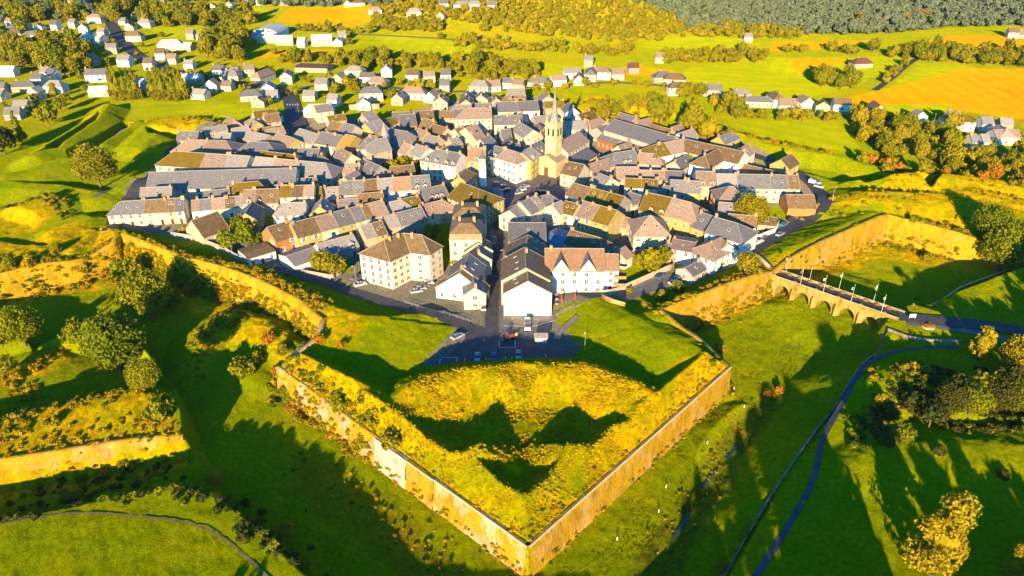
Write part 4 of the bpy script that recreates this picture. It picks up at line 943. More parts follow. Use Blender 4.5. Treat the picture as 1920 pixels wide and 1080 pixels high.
def apartment():
    c = [P(674,476,10.5), P(733,491,10.5), P(768,474,10.5), P(805,479,10.5), P(829,463,10.5)]
    root = empty('apartment_block', (c[1][0], c[1][1], 0)); tag(root, 'four-storey cream apartment block with brown tiled hip roof', 'apartment block'); o0 = np.array(c[1]); he = 10.5
    p = [np.array(q)-o0 for q in c]
    d = (p[2]-p[1]); 
    back0 = p[0]+(p[2]-p[1])*1.15; back1 = p[4]+(p[0]-p[1])*.72+(p[2]-p[1])*.25
    poly = [p[0], p[1], p[2], p[3], p[4], back1, back0]
    wm = MB(); wm.prism([tuple(q) for q in poly], -1, he); wm.build('wall', CR, root)
    FOOT.append((c[2][0], c[2][1]+6, 14, 12, 0))
    r = MB(); zr = 5.0
    a1 = np.array(P(720,449,he+zr))-o0; a2 = np.array(P(756,437,he+zr))-o0; a3 = np.array(P(790,440,he+zr))-o0
    cen = sum(poly)/len(poly)
    ex = [q+(q-cen)/np.linalg.norm(q-cen)*.5 for q in poly]; z = he+.05; v = lambda q, zz: (q[0], q[1], zz)
    T = he+zr
    for f in ([v(ex[0], z), v(ex[1], z), v(a1, T)], [v(ex[1], z), v(ex[2], z), v(a2, T), v(a1, T)], [v(ex[2], z), v(ex[3], z), v(a3, T), v(a2, T)][:], [v(ex[3], z), v(ex[4], z), v(a3, T)], [v(ex[4], z), v(ex[5], z), v(a3, T)],
              [v(ex[5], z), v(ex[6], z), v(a1, T), v(a2, T)], [v(ex[5], z), v(a2, T), v(a3, T)], [v(ex[6], z), v(ex[0], z), v(a1, T)]): r.face(f, 0)
    r.face([v(q, z-.02) for q in ex], 0)
    for a, b, za, zb in ((ex[1], a1, z, T), (ex[0], a1, z, T), (a1, a2, T, T), (a2, a3, T, T), (ex[3], a3, z, T), (ex[4], a3, z, T), (ex[2], a2, z, T)): r.bar(v(a, za), v(b, zb), .13, 4, 1)
    rf = r.build('roof', [BR, 'ridge_tile'], root)
    for a, b, n in ((0,1,4), (1,2,3), (2,3,1), (3,4,2)):
        A_, B_ = poly[a], poly[b]
        for s in range(4 if a != 2 else 4):
            for k in range(n):
                t = (k+.5)/n; q = A_+(B_-A_)*t; put('window', WIN[1 if a == 0 else 2], root, (q[0], q[1], 1.5+2.6*s), math.atan2(*(B_-A_)[::-1]))
    for q, t in ((a1, .3), (a1, .75), (a2, .5)):
        x = q+(a2-a1)*t if q is a1 else a2+(a3-a2)*t; put('chimney', CHIM[0], rf, (x[0], x[1]-.8, T-.6))
apartment()
def mansard(px1, py1, px2, py2, W, he, label, attic, wall, rtop):
    A = np.array(P(px1, py1, he+5)); Bp = np.array(P(px2, py2, he+5)); c = (A+Bp)/2; L = float(np.linalg.norm(Bp-A))+5; ang = math.atan2(*(Bp-A)[::-1])
    root = empty('house', (c[0], c[1], 0), ang); tag(root, label, 'house'); h = W/2; FOOT.append((c[0], c[1], L/2, h, ang))
    m_ = MB(); m_.box(-L/2, L/2, -h, h, -1, he); m_.build('wall', wall, root)
    m_ = MB(); m_.prism([(-L/2-.2, -h-.2), (L/2+.2, -h-.2), (L/2+.2, h+.2), (-L/2-.2, h+.2)], he+.003, he+2.4, scale=.93); at = m_.build('attic_roof', attic, root)
    m_ = MB(); m_.prism([(-L/2, -h), (L/2, -h), (L/2, h), (-L/2, h)], he+2.403, he+5, scale=.4); rf = m_.build('roof', rtop, root)
    facade(root, -L/2, -h, L/2, -h, he, 0, world_rz=ang, force=True); facade(root, L/2, -h, L/2, h, he, 0, world_rz=ang, force=True)
    for k in range(3):
        if 'slate' not in DORM: DORM['slate'] = dormer_mesh('slate')
        if attic == 'slate': put('dormer', DORM['slate'], root, (-L/2+L*(k+.5)/3, -h+.1, he+.1))
    for t in (-.2, .25): put('chimney', CHIM[0], rf, (L*t, 0, he+5))
mansard(861,384,898,384, 12, 8.5, 'mansard house with three dormers behind the cream block', 'slate', CR, BR)
mansard(857,413,891,413, 12, 10, 'tall blank cream block with orange band under brown roof', OR, CR, BR)
house(893,440,897,456, 10, 6, 3.4, BR, CR, gab=.0); house(880,476,868,503, 11, 6.6, 4.2, S_, CR, o={'sky': 2}, gab=.1)
house(862,512,870,500, 17, 4, 6.4, BR, WH, label='wide white gable house with garage doors on the rampart road', o={'ch': [.9], 'sky': 0}, gab=.3); house(886,514,890,540, 7, 5.5, 2.4, S_, CR, gab=.1)
house(897,460,900,474, 8, 6, 3, S_, CR)
def townhall():
    house(864,342,898,355, 15, 8.5, 4.4, MO, YE, hip='r', label='big yellow hall with a wide mossy roof on the square', name='market_hall', cat='hall', wk=1, o={'sky': 1, 'ch': []})
    house(896,350,920,352, 9, 6, 2.4, S_, WH, hip='r')
    x, y = P(906,352,0)[0], P(906,356,0)[1]
    root = empty('bell_turret', (x, y, 0)); tag(root, 'small white bell turret with slate cap above the square', 'turret')
    m_ = MB(); m_.cone(0, 0, 0, 12, 1.7, 1.6, 8); m_.build('shaft', WH, root)
    m_ = MB(); 
    for k in range(8): a = math.pi*k/4+.39; m_.bar((1.3*math.cos(a), 1.3*math.sin(a), 12), (1.3*math.cos(a), 1.3*math.sin(a), 14.4), .16, 4)
    m_.cone(0, 0, 14.4, 14.7, 1.7, 1.7, 8); m_.build('belfry', 'white_wall', root)
    m_ = MB(); m_.cone(0, 0, 14.7, 16.2, 1.6, .7, 8); m_.cone(0, 0, 16.2, 17.2, .6, .5, 8); m_.cone(0, 0, 17.2, 18.6, .7, .05, 8); m_.build('cap', 'slate', root)
townhall()
def church():
    ang = R(57); d = np.array([math.cos(ang), math.sin(ang)]); T = np.array((19.4, 325.5))
    root = empty('church', (float(T[0]), float(T[1]), 0), ang); tag(root, 'yellow stone church with square tower and pointed slate spire', 'church')
    h = 2.9; TT = 24.2
    FOOT.append((T[0]+16*d[0], T[1]+16*d[1], 20, 13, ang)); FOOT.append((T[0]-8*d[0], T[1]-8*d[1], 8, 8, ang))
    m_ = MB(); m_.box(-h, h, -h, h, -1, TT); t = m_.build('tower', 'church_stone', root)
    for z in (8.5, 16.0, TT-.3):
        c = MB(); c.box(-h-.25, h+.25, -h-.25, h+.25, z, z+.4); c.build('cornice', 'church_stone', t)
    for (x, y, r_) in ((0, -h, 0), (h, 0, math.pi/2), (-h, 0, -math.pi/2), (0, h, math.pi)):
        for k in (-1, 1):
            wv = MB(); wv.box(-.5, .5, -.05, .02, 0, 3.4); put('belfry_opening', wv.mesh('belfry_opening', 'rubber'), t, (x+math.cos(r_)*k*1.25, y+math.sin(r_)*k*1.25, 18.2), r_)
        cl = MB(); cl.cone(0, 0, 0, .1, .85, .85, 16); o = put('clock_face', cl.mesh('clock_face', 'frame'), t, (x, y, 13.6), r_); o.rotation_euler = (math.pi/2, 0, r_)
    for sx in (-1, 1):
        for sy in (-1, 1):
            p_ = MB(); p_.box(sx*(h-.4)-.35, sx*(h-.4)+.35, sy*(h-.4)-.35, sy*(h-.4)+.35, TT+.1, TT+1.2); p_.cone(sx*(h-.4), sy*(h-.4), TT+1.2, TT+3.0, .45, .03, 4, rot=math.pi/4); p_.build('pinnacle', 'church_stone', t)
    s = MB(); s.cone(0, 0, TT+.1, TT+1.8, 2.7, 1.75, 8, rot=math.pi/8); s.cone(0, 0, TT+1.8, 38.6, 1.75, .08, 8, rot=math.pi/8); s.build('spire', 'slate_light', root)
    c = MB(); c.box(-.05, .05, -.05, .05, 38.5, 40.2); c.box(-.4, .4, -.05, .05, 39.4, 39.52); c.build('cross', 'lamp_metal', root)
    x0 = h+.003; x1 = x0+22; w_ = 6; he = 9.5; zr = 13.2
    m_ = MB(); m_.face([(x0, -w_, -1), (x1, -w_, -1), (x1, -w_, he), (x0, -w_, he)]); m_.face([(x1, w_, -1), (x0, w_, -1), (x0, w_, he), (x1, w_, he)]); m_.face([(x1, -w_, -1), (x1, w_, -1), (x1, w_, he), (x1, 0, zr), (x1, -w_, he)]); m_.face([(x0, w_, -1), (x0, -w_, -1), (x0, -w_, he), (x0, 0, zr), (x0, w_, he)]); nv = m_.build('nave_wall', CR, root)
    r = MB(); slab(r, [(x0, -w_-.4, he-.1), (x1+.2, -w_-.4, he-.1), (x1+.2, 0, zr+.2), (x0, 0, zr+.2)]); slab(r, [(x1+.2, w_+.4, he-.1), (x0, w_+.4, he-.1), (x0, 0, zr+.2), (x1+.2, 0, zr+.2)]); r.build('nave_roof', TN, root)
    a0 = x0+1; a1 = x1-3; aw = 6
    m_ = MB(); m_.box(a0, a1, -(w_+aw), -w_-.01, -1, 4.4); m_.build('aisle_wall', 'church_stone', root)
    r = MB(); slab(r, [(a0-.3, -w_-aw-.5, 4.4), (a1+.3, -w_-aw-.5, 4.4), (a1+.3, -w_-.003, 7.2), (a0-.3, -w_-.003, 7.2)]); r.build('aisle_roof', 'slate', root)
    for k in range(6):
        xx = a0+(a1-a0)*(k+.5)/6; wn = MB(); wn.box(-.4, .4, -.05, .02, 0, 1.5); put('window', wn.mesh('window', 'glass'), nv, (xx, -w_, 7.6)); put('window', WIN[0], nv, (xx, -w_-aw, 2.4))
    xa, xb, hw, hh, zz = -h-3.4, h, 5.3, 7.6, 10.2
    m_ = MB(); m_.box(xa, xb-.003, -hw, hw, -1, hh); f = m_.build('porch_wall', 'church_stone', root)
    m_ = MB(); m_.face([(xa-.2, hw+.3, hh), (xa-.2, -hw-.3, hh), (xa-.2, 0, zz)]); m_.build('pediment', 'church_stone', root)
    r = MB(); slab(r, [(xa-.5, -hw-.5, hh), (xb, -hw-.5, hh), (xb, 0, zz+.1), (xa-.5, 0, zz+.1)]); slab(r, [(xb, hw+.5, hh), (xa-.5, hw+.5, hh), (xa-.5, 0, zz+.1), (xb, 0, zz+.1)]); r.build('porch_roof', 'tan_tile', root)
    dr = MB(); dr.box(xa-.08, xa+.02, -1.1, 1.1, 0, 4.2); dr.build('door', 'red_tile', f)
    for y in (-4.6, -2.4, 2.4, 4.6): c = MB(); c.cone(xa-.3, y, 0, 7.3, .32, .28, 8); c.build('column', 'church_stone', f)
church()
def turret():
    x, y = P(722,262,9); root = empty('turret', (float(x), float(y), 0)); tag(root, 'white turret with a tall pointed slate cone roof', 'turret')
    m_ = MB(); m_.cone(0, 0, -1, 11, 2.2, 2.2, 12); m_.build('wall', WH, root); m_ = MB(); m_.cone(0, 0, 11, 17.5, 2.5, .05, 12); m_.build('roof', SL, root); FOOT.append((x, y, 3, 3, 0))
turret()
# infill of the town where the photograph shows more, smaller roofs
def hit(x, y, r):
    for (fx, fy, a, b, t) in FOOT:
        dx, dy = x-fx, y-fy; u = dx*math.cos(t)+dy*math.sin(t); v_ = -dx*math.sin(t)+dy*math.cos(t)
        if abs(u) < a+r and abs(v_) < b+r: return True
    return False
KEEP = [PP(p) for p in GREENS]+[PP([(990,340),(1000,262),(1045,262),(1075,310),(1070,345)]), PP([(1050,300),(1150,262),(1150,290),(1080,320)]), PP([(195,440),(240,345),(290,345),(280,375),(230,400)]), PP([(540,250),(600,240),(850,330),(830,350),(700,305),(560,265)]), PP([(1060,335),(1140,345),(1250,366),(1320,372),(1330,338),(1500,346),(1500,360),(1340,350),(1330,385),(1240,378),(1060,358)]), PP([(800,350),(840,312),(1000,318),(1070,330),(1070,372),(1050,396),(925,400),(930,372),(860,345)]), PP([(905,640),(912,560),(920,400),(960,395),(952,500),(944,640)]), PP([(780,690),(860,600),(1040,600),(1110,670)]),
   PP([(640,575),(650,530),(760,560),(880,600),(880,640)]), PP([(1030,600),(1120,545),(1400,470),(1560,370),(1560,400),(1420,490),(1130,575)]), PP([(200,440),(330,440),(470,505),(560,525),(760,600),(500,540),(300,470)]), PP([(190,440),(240,340),(320,290),(345,300),(270,370),(215,440)]),
   PP([(1480,300),(1500,380),(1580,395),(1600,350)]), PP([(700,540),(780,500),(850,500),(790,580)]), PP([(520,180),(580,180),(580,240),(520,240)]), PP([(200,300),(340,250),(345,300),(250,345)])]
tw = np.array(TOWN); cand = []
for k in range(9000):
    x = rnd.uniform(tw[:,0].min(), tw[:,0].max()); y = rnd.uniform(tw[:,1].min(), tw[:,1].max()); cand.append((x, y))
ca_ = np.array(cand); dd = sdf(ca_[:,0], ca_[:,1], TOWN); kk = np.min([sdf(ca_[:,0], ca_[:,1], q) for q in KEEP], 0)
nf = 0
for (x, y), d_, k_ in zip(cand, dd, kk):
    if d_ > -9 or k_ < 4 or nf > 78: continue
    L = rnd.uniform(8, 13); W = rnd.uniform(7, 9.5); near_f = min(FOOT, key=lambda f: (f[0]-x)**2+(f[1]-y)**2); ang = near_f[4]+rnd.choice((0, 0, math.pi/2))+rnd.uniform(-.06, .06)
    if hit(x, y, max(L, W)*.44): continue
    he = rnd.choice((3.2, 4, 5, 5.6, 6)); d = np.array([math.cos(ang), math.sin(ang)])*L/2
    house(0, 0, 0, 0, W, he, rnd.uniform(2.6, 3.6), rnd.choice((S_, S_, SL, SL, TN, TN, BR, BR, MO)), rnd.choice((CR, CR, BE, BE, GY_, YE, WH)), world=((x-d[0], y-d[1]), (x+d[0], y+d[1])), z0=0, hip=rnd.choice(('', '', '', 'r')))
    nf += 1
# --- villages outside the fortress: (scale-4 readings) centre x, centre y, width, roof
def outer(ox, data):
    for q in data:
        zx, zy, zw = q[:3]; roof = q[3] if len(q) > 3 else rnd.choice((S_, SL, SL, TN, TN, BR)); wall = q[4] if len(q) > 4 else rnd.choice((WH, WH, CR, CR, BE))
        px, py = ox+zx/4, zy/4; x, y, z = G(px, py+2)
        s = .00726*(py+3+220.7)*1.0; L = min(34, max(6.5, zw/4/s*.84)); big = L > 16
        he = 3.2 if (L > 22) else rnd.choice((3.4, 4.2, 5.2)); rise = (1.0 if L > 22 else rnd.uniform(2.4, 3.4)); W = min(14, max(7, L*.55)) if big else rnd.uniform(7, 8.5)
        ang = rnd.uniform(-.28, .28)+(math.pi/2 if (not big and rnd.random() < .22) else 0); d = np.array([math.cos(ang), math.sin(ang)])*L/2
        house(0, 0, 0, 0, W, he, rise, roof, wall, world=((x-d[0], y-d[1]), (x+d[0], y+d[1])), z0=z, simple=True, hip=rnd.choice(('', '', 'lr')) if rise > 1.5 and not big else '')
outer(0, [(95,240,60),(185,215,110),(305,225,60),(430,215,60),(125,268,50),(245,285,60),(350,305,80),(525,285,70),(715,320,210,'white_sheet'),(730,160,70,TN),(860,120,80),(930,175,60),(1050,130,40),(985,215,90),(1100,195,60),(850,390,90),(700,480,70),(950,485,110,SL),(1130,510,60),(1215,435,80),
 (1300,465,90),(1430,510,80),(1285,365,130,'white_sheet'),(1420,370,80,'white_sheet'),(1650,545,100,S_),(1770,560,80),(1880,560,90),(60,560,180,'white_sheet'),(195,670,120,S_),(300,630,90),(410,590,80),(430,680,80),(290,735,90),(180,820,120,SL),(120,880,130,S_,GY_),(20,740,60),(740,600,180,S_),(760,706,170,'white_sheet'),
 (1080,660,90,'white_sheet'),(1450,615,180,'white_sheet'),(1600,670,80,TN),(1715,665,90,TN),(1510,730,140,SL),(1740,590,60),(1890,740,60),(880,34,40),(500,35,110),(1380,38,50),(1730,48,50),(1860,38,50),(1220,42,50),(1600,60,50),(1440,282,50),(1545,295,30),(30,690,70,S_),(360,560,60),(560,200,50),(640,240,50),(780,270,60),(1020,300,50),(90,190,50)])
outer(480, [(220,325,150,'white_sheet'),(90,310,100,'white_sheet'),(350,340,60,'white_sheet'),(500,330,180,'white_sheet'),(620,330,130,'white_sheet'),(650,300,70),(60,600,160,TN,CR),(240,610,150,TN,CR),(100,690,130,SL),(30,790,90,TN),(130,740,100,SL),(500,660,110,SL),(630,620,110,SL),(410,740,110,SL),(840,600,130,S_),(985,565,90,TN),(1180,590,110,BR),(1300,600,100,TN),
 (1425,580,90,S_),(1420,680,80,S_),(590,780,90,SL),(810,810,90,TN),(870,740,110,S_),(1075,770,130,SL),(1185,730,130,TN),(1320,750,140,TN),(480,858,165,'white_sheet'),(1680,690,80),(1780,670,120,TN),(1890,650,80,S_),(440,520,300,'red_tile',BE),(540,30,90),(770,35,60),(240,30,90),(900,92,40),(1190,108,60),(1410,55,70),(1550,50,80),(1640,60,60),(1770,60,80),(1390,148,40),(690,42,40),(40,28,60),(750,560,60),(920,640,60)])
outer(960, [(45,655,110,TN),(205,640,100,S_),(345,630,130,TN),(500,620,140,TN),(450,575,150,SL),(590,590,90),(655,580,110,TN),(790,585,110,TN),(905,535,90,'red_tile',GY_),(575,487,60),(1105,458,40),(1130,600,80,S_),(1215,625,100,BR),(1235,700,60),(1500,705,160,S_,GY_),(1700,740,60,SL),(1820,785,170,S_),(1765,300,50)])
outer(1440, [(50,780,90),(130,810,150,TN),(270,790,130,TN),(400,830,110,MO),(540,815,150,BR),(800,845,170,BR),(690,495,90,'red_tile',BE),(1115,900,100,SL),(1370,910,90,SL),(1400,960,160,MO),(1260,1010,160,S_),(1760,960,100,SL),(1730,1045,150,SL),(1610,965,90,SL),(1820,275,80),(1900,275,60)])
for (a, b, w_) in ((1575,345,60),(1720,312,190),(1500,345,50)):
    px, py = 1400+a/3.6, 180+b/3.6; x, y, z = G(px, py); s = .00726*(py+220); L = w_/3.6/s*.9; house(0,0,0,0, 9, 4, 3, rnd.choice((TN, SL)), WH, world=((x-L/2, y), (x+L/2, y)), z0=z, simple=True)
# arched white hall
def arched():
    x, y, z = G(508,68); root = empty('arched_hall', (x, y, z), -.1); tag(root, 'large white hall with a rounded arched roof among fields', 'hall'); L, W = 24, 26
    w_ = MB(); w_.box(-L/2, L/2, -W/2, W/2, -1, 3.4); w_.build('wall', WH, root); r = MB(); N = 12
    pr = [(L/2*1.02*math.cos(math.pi*k/N), 3.4+5.4*math.sin(math.pi*k/N)) for k in range(N+1)]
    for (a, za), (b, zb) in zip(pr[:-1], pr[1:]): r.face([(a, -W/2-.3, za), (a, W/2, za), (b, W/2, zb), (b, -W/2-.3, zb)])
    r.face([(a, -W/2-.3, za) for a, za in pr]); r.build('roof', 'white_sheet', root)
arched()

# ------------------------------------------------------------------ trees
def crown_np(seed, ncl, nlf, leaf, rz=1.0, shape='round', core=True):
    r = np.random.RandomState(seed); V = []; cen = []
    for k in range(ncl):
        for _ in range(30):
            d = r.normal(size=3); d /= np.linalg.norm(d)
            if d[2] > -.75: break
        if shape == 'cone':
            z = r.rand()**1.3*2-1; rad = (1-(z+1)/2)*.62+.05; a = r.rand()*6.283; c = np.array([rad*math.cos(a), rad*math.sin(a), z*rz]); cr = .18+.2*(1-(z+1)/2)
        elif shape == 'birch':
            z = r.uniform(-1, 1); rad = (.62 if z < .2 else .62*(1.25-z)/1.05)*r.uniform(.45, 1.05); a = r.rand()*6.283; c = np.array([rad*math.cos(a), rad*math.sin(a), z*rz]); cr = r.uniform(.16, .3)
        elif shape == 'spiky':
            c = d*r.uniform(.2, .85); c[2] = abs(c[2])*rz-.3; cr = r.uniform(.14, .26)
        else:
            c = d*r.uniform(.5, .72)*np.array([1, 1, rz]); cr = r.uniform(.26, .44)
        cen.append(c); m = nlf
        u = r.normal(size=(m, 3)); u /= np.linalg.norm(u, axis=1)[:, None]
        p = c+u*cr*r.uniform(.75, 1.08, (m, 1)); n = u+r.normal(size=(m, 3))*.55; n /= np.linalg.norm(n, axis=1)[:, None]
        t = np.cross(n, r.normal(size=(m, 3))); t /= np.linalg.norm(t, axis=1)[:, None]; b = np.cross(n, t); s = leaf*r.uniform(.6, 1.3, (m, 1))
        V.append(np.stack([p-t*s-b*s*.7, p+t*s-b*s*.7, p+t*s*.8+b*s*.7, p-t*s*.8+b*s*.7], 1))
    V = np.concatenate(V).reshape(-1, 3)
    if core:
        q = []
        nu, nv = 9, 6
        g = np.array([[(.56*math.cos(2*math.pi*i/nu)*math.sin(math.pi*j/nv), .56*math.sin(2*math.pi*i/nu)*math.sin(math.pi*j/nv), .56*rz*math.cos(math.pi*j/nv)) for i in range(nu)] for j in range(nv+1)])
        if shape == 'cone': g[..., :2] *= ((1-(g[..., 2:]/(.56*rz)+1)/2)*1.3+.1)
        if shape == 'birch': g *= .8
        if shape == 'spiky': g *= .3
        for j in range(nv):
            for i in range(nu): q += [g[j, i], g[j+1, i], g[j+1, (i+1) % nu], g[j, (i+1) % nu]]
        V = np.concatenate([V, np.array(q)])
    return V.astype(np.float32)
def quadmesh(name, V, mat): return npmesh(name, V, np.arange(len(V)).reshape(-1, 4), mat)
LV = {0: dict(ncl=64, nlf=110, leaf=.042), 1: dict(ncl=26, nlf=46, leaf=.09), 2: dict(ncl=12, nlf=15, leaf=.17), 3: dict(ncl=7, nlf=9, leaf=.24)}
CR = {}
def crown_arr(shape, lod, var, rz):
    k = (shape, lod, var)
    if k not in CR: CR[k] = crown_np(hash((len(shape), lod, var)) % 9999, **LV[lod], rz=rz, shape=shape)
    return CR[k]
RZ = {'round': .9, 'cone': 1.9, 'birch': 1.35, 'spiky': .8}
CM = {}
def crown_mesh(shape, lod, var, mat):
    k = (shape, lod, var, mat)
    if k not in CM: CM[k] = quadmesh('crown', crown_arr(shape, lod, var, RZ[shape]), mat)
    return CM[k]
def trunk_mesh(seed):
    r = random.Random(seed); m_ = MB(); m_.bar((0, 0, -.3), (.03, 0, .45), .06, 7, 0, .045); m_.bar((.03, 0, .45), (0, .03, 1.0), .045, 6, 0, .03)
    for k in range(5): a = k*1.26+r.random(); z = .4+.1*k; m_.bar((.02, 0, z), (.38*math.cos(a), .38*math.sin(a), z+.35), .025, 5, 0, .012)
    return m_.mesh('trunk', 'trunk')
TRK = [trunk_mesh(k) for k in range(3)]
TREES = []   # x, y, z, radius, height factor, shape, material, px, py, special label
def tree(px, py, wpx, shape='round', mat='leaf', label=None, hf=1.0, kind='tree'):
    x, y, z = G(px, py); d = y*cth+(H-z)*sth; r = wpx/2*d/F
    TREES.append([x, y, z, r, hf, shape, mat, px, py, label, kind])
for q in [(285,596,96),(244,536,56),(326,585,44,'round','leaf_olive'),(50,652,78),(158,658,58),(228,692,112),(276,732,66),(14,706,44),(10,660,26,'round','leaf_dark'),(190,352,80,'round','leaf_olive'),
          (430,470,42),(463,465,46),(455,440,40,'round','leaf_olive'),(480,462,30),(604,508,42,'round','leaf_gold'),(628,522,48,'round','leaf_olive'),(640,510,30),(738,326,28,'round','leaf_gold'),(756,318,26,'round','leaf_gold'),(776,310,28,'round','leaf_gold'),(790,318,24,'round','leaf_gold'),(762,328,26,'round','leaf_olive'),(786,328,28,'round','leaf_olive'),
          (811,452,36,'round','leaf_olive'),(1404,428,66,'round','leaf_olive'),(1216,512,50,'round','leaf_gold'),(1238,498,40,'round','leaf_olive'),(1200,505,30,'round','leaf_gold'),(1397,532,46,'round','leaf_olive'),(1345,500,24),(1250,313,32,'round','leaf_gold'),(1287,322,34,'round','leaf_olive'),(1322,318,22,'round','leaf_gold'),
          (1235,236,54,'round','leaf_olive'),(1293,253,60,'round','leaf_olive'),(1328,266,46,'round','leaf_gold'),(1362,276,36,'round','leaf_olive'),(1130,228,30,'round','leaf_olive'),(1170,215,30,'round','leaf_gold'),(1880,484,92),(1845,470,70),(1925,480,80),(1530,390,12),
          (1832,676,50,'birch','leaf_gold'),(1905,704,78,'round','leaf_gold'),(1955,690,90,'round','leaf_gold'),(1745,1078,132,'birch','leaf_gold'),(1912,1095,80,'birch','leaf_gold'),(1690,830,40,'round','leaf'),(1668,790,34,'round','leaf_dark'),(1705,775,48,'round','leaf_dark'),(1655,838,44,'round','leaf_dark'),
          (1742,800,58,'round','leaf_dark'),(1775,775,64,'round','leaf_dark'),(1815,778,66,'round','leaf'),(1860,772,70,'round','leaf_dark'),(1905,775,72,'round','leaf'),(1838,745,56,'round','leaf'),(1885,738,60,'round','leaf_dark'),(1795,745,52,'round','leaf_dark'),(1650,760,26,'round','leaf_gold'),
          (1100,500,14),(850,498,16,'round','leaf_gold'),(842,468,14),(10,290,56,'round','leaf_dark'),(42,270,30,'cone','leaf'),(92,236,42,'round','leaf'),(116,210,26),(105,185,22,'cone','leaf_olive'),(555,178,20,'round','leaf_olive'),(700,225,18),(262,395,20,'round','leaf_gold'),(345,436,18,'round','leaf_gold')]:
    tree(*q)
def wtree(x, y, r, shape='round', mat='leaf_olive', hf=1.1):
    z = hz(x, y); px, py = proj(x, y, z); TREES.append([x, y, z, r, hf, shape, mat, px, py, None, 'tree'])
for y in np.arange(6, 75, 7.0):
    for xx in np.arange(27+(y-21)*.8, 33+(y-21)*.74, 6.0): wtree(max(xx, 16)+rnd.uniform(-1, 1), y+rnd.uniform(-1, 1), rnd.uniform(5.4, 6.6), hf=rnd.uniform(1.75, 2.0))
for k in range(44):
    y = rnd.uniform(6, 74); wtree(rnd.uniform(75+(y-21)*.18, 140), y, rnd.uniform(5.2, 6.5), hf=rnd.uniform(1.6, 1.9))
for k in range(9): wtree(rnd.uniform(-66, -48), rnd.uniform(12, 56), rnd.uniform(4.5, 5.5), hf=1.4)
for q in ((132,112,6),(138,122,6.5),(142,134,7),(156,146,7),(164,160,7),(156,132,7),(172,172,7),(176,150,7),(186,166,7.5),(192,184,7.5),(168,140,7),(180,196,7)): wtree(*q, hf=1.5)
SH = [(300,775,60,'round','leaf'),(126,935,40,'spiky','leaf_gold'),(145,930,26,'spiky','leaf_olive'),(238,878,38,'spiky','leaf_olive'),(200,888,34,'spiky','leaf_olive'),(150,890,26,'spiky','leaf'),(312,866,20,'spiky','leaf'),(404,902,38,'round','leaf_gold'),(530,1006,54,'spiky','leaf_gold'),(490,978,24,'spiky','leaf_olive'),
      (98,795,36,'spiky','leaf_gold'),(1352,1066,30,'spiky','leaf_gold'),(1398,1004,22,'round','leaf_gold'),(330,500,46,'round','leaf_olive'),(455,700,50,'round','leaf'),(480,680,36,'round','leaf_olive'),(545,742,36,'round','leaf'),(560,790,26,'round','leaf_olive'),(575,760,28,'round','scrub'),(520,700,26,'round','scrub'),(610,800,24,'round','leaf'),
      (395,620,30,'round','scrub'),(430,612,34,'round','leaf'),(505,640,30,'round','scrub'),(530,660,32,'round','leaf_olive'),(372,640,28,'round','leaf'),(1440,745,24,'round','scrub'),(1460,735,22,'round','scrub'),(685,815,40,'round','leaf'),(735,838,44,'round','leaf_gold'),(640,770,34,'round','leaf'),(1350,655,22,'round','scrub'),(1305,640,26,'round','leaf_olive'),
      (1240,560,26,'round','leaf_gold'),(1270,545,30,'round','leaf_olive'),(1210,575,20,'round','leaf_olive'),(1180,548,18,'round','leaf'),(1560,375,14,'round','scrub'),(1655,425,18,'round','leaf_olive'),(1700,445,20,'round','leaf_olive'),(1745,462,24,'round','leaf_olive'),(480,560,24,'round','leaf_olive'),(560,600,26,'round','leaf_olive'),(420,560,24,'round','scrub'),(350,520,30,'round','scrub'),
      (240,500,30,'round','scrub'),(150,495,30,'round','scrub'),(115,500,24,'round','leaf_olive'),(60,505,30,'round','scrub'),(20,500,26,'round','leaf_olive'),(185,480,24,'round','scrub'),(1690,770,26,'spiky','leaf_gold'),(1720,560,10,'round','leaf'),(1880,895,26,'round','leaf_dark'),(1760,850,26,'round','leaf_dark'),(640,650,20,'round','scrub'),(600,640,24,'round','scrub')]
for q in SH: tree(*q, kind='shrub')
def wood(poly, sp, wm, shape, mats, jit=1.0, zone_=None):
    w_ = np.array([G(a, b)[:2] for a, b in poly]); x0, y0 = w_.min(0); x1, y1 = w_.max(0)
    xs, ys = np.meshgrid(np.arange(x0, x1, sp), np.arange(y0, y1, sp)); xs = xs.ravel()+rs.uniform(-.5, .5, xs.size)*sp*jit; ys = ys.ravel()+rs.uniform(-.5, .5, ys.size)*sp*jit
    ok = sdf(xs, ys, w_) < 0; xs, ys = xs[ok], ys[ok]
    if not len(xs): return
    zs = height(xs, ys)
    for x, y, z in zip(xs, ys, zs):
        if any((x-a)**2+(y-b)**2 < (c+2.0)**2 for a, b, c in HO): continue
        px, py = proj(x, y, z); r = wm/2*rs.uniform(.6, 1.3); TREES.append([x, y, z, r, rs.uniform(.85, 1.25), shape, mats[rs.randint(len(mats))], px, py, None, 'tree'])
HO = [(f[0], f[1], max(f[2], f[3])) for f in FOOT if f[1] > 420]
LO = ['leaf', 'leaf_olive', 'leaf_olive']; GO = ['leaf_olive', 'leaf_gold', 'leaf']; FA = ['leaf_hazed']
wood([(20,100),(60,84),(170,95),(165,142),(90,140),(20,130)], 8.5, 12, 'round', LO)
wood([(-60,18),(250,14),(235,50),(170,40),(-60,48)], 9.5, 12, 'round', LO+FA); wood([(270,24),(350,26),(440,36),(500,40),(440,54),(265,50)], 10, 12, 'round', LO)
wood([(385,112),(462,122),(465,72),(388,78)], 10, 12, 'round', LO); wood([(-60,60),(60,58),(40,70),(-60,75)], 11, 11, 'round', LO)
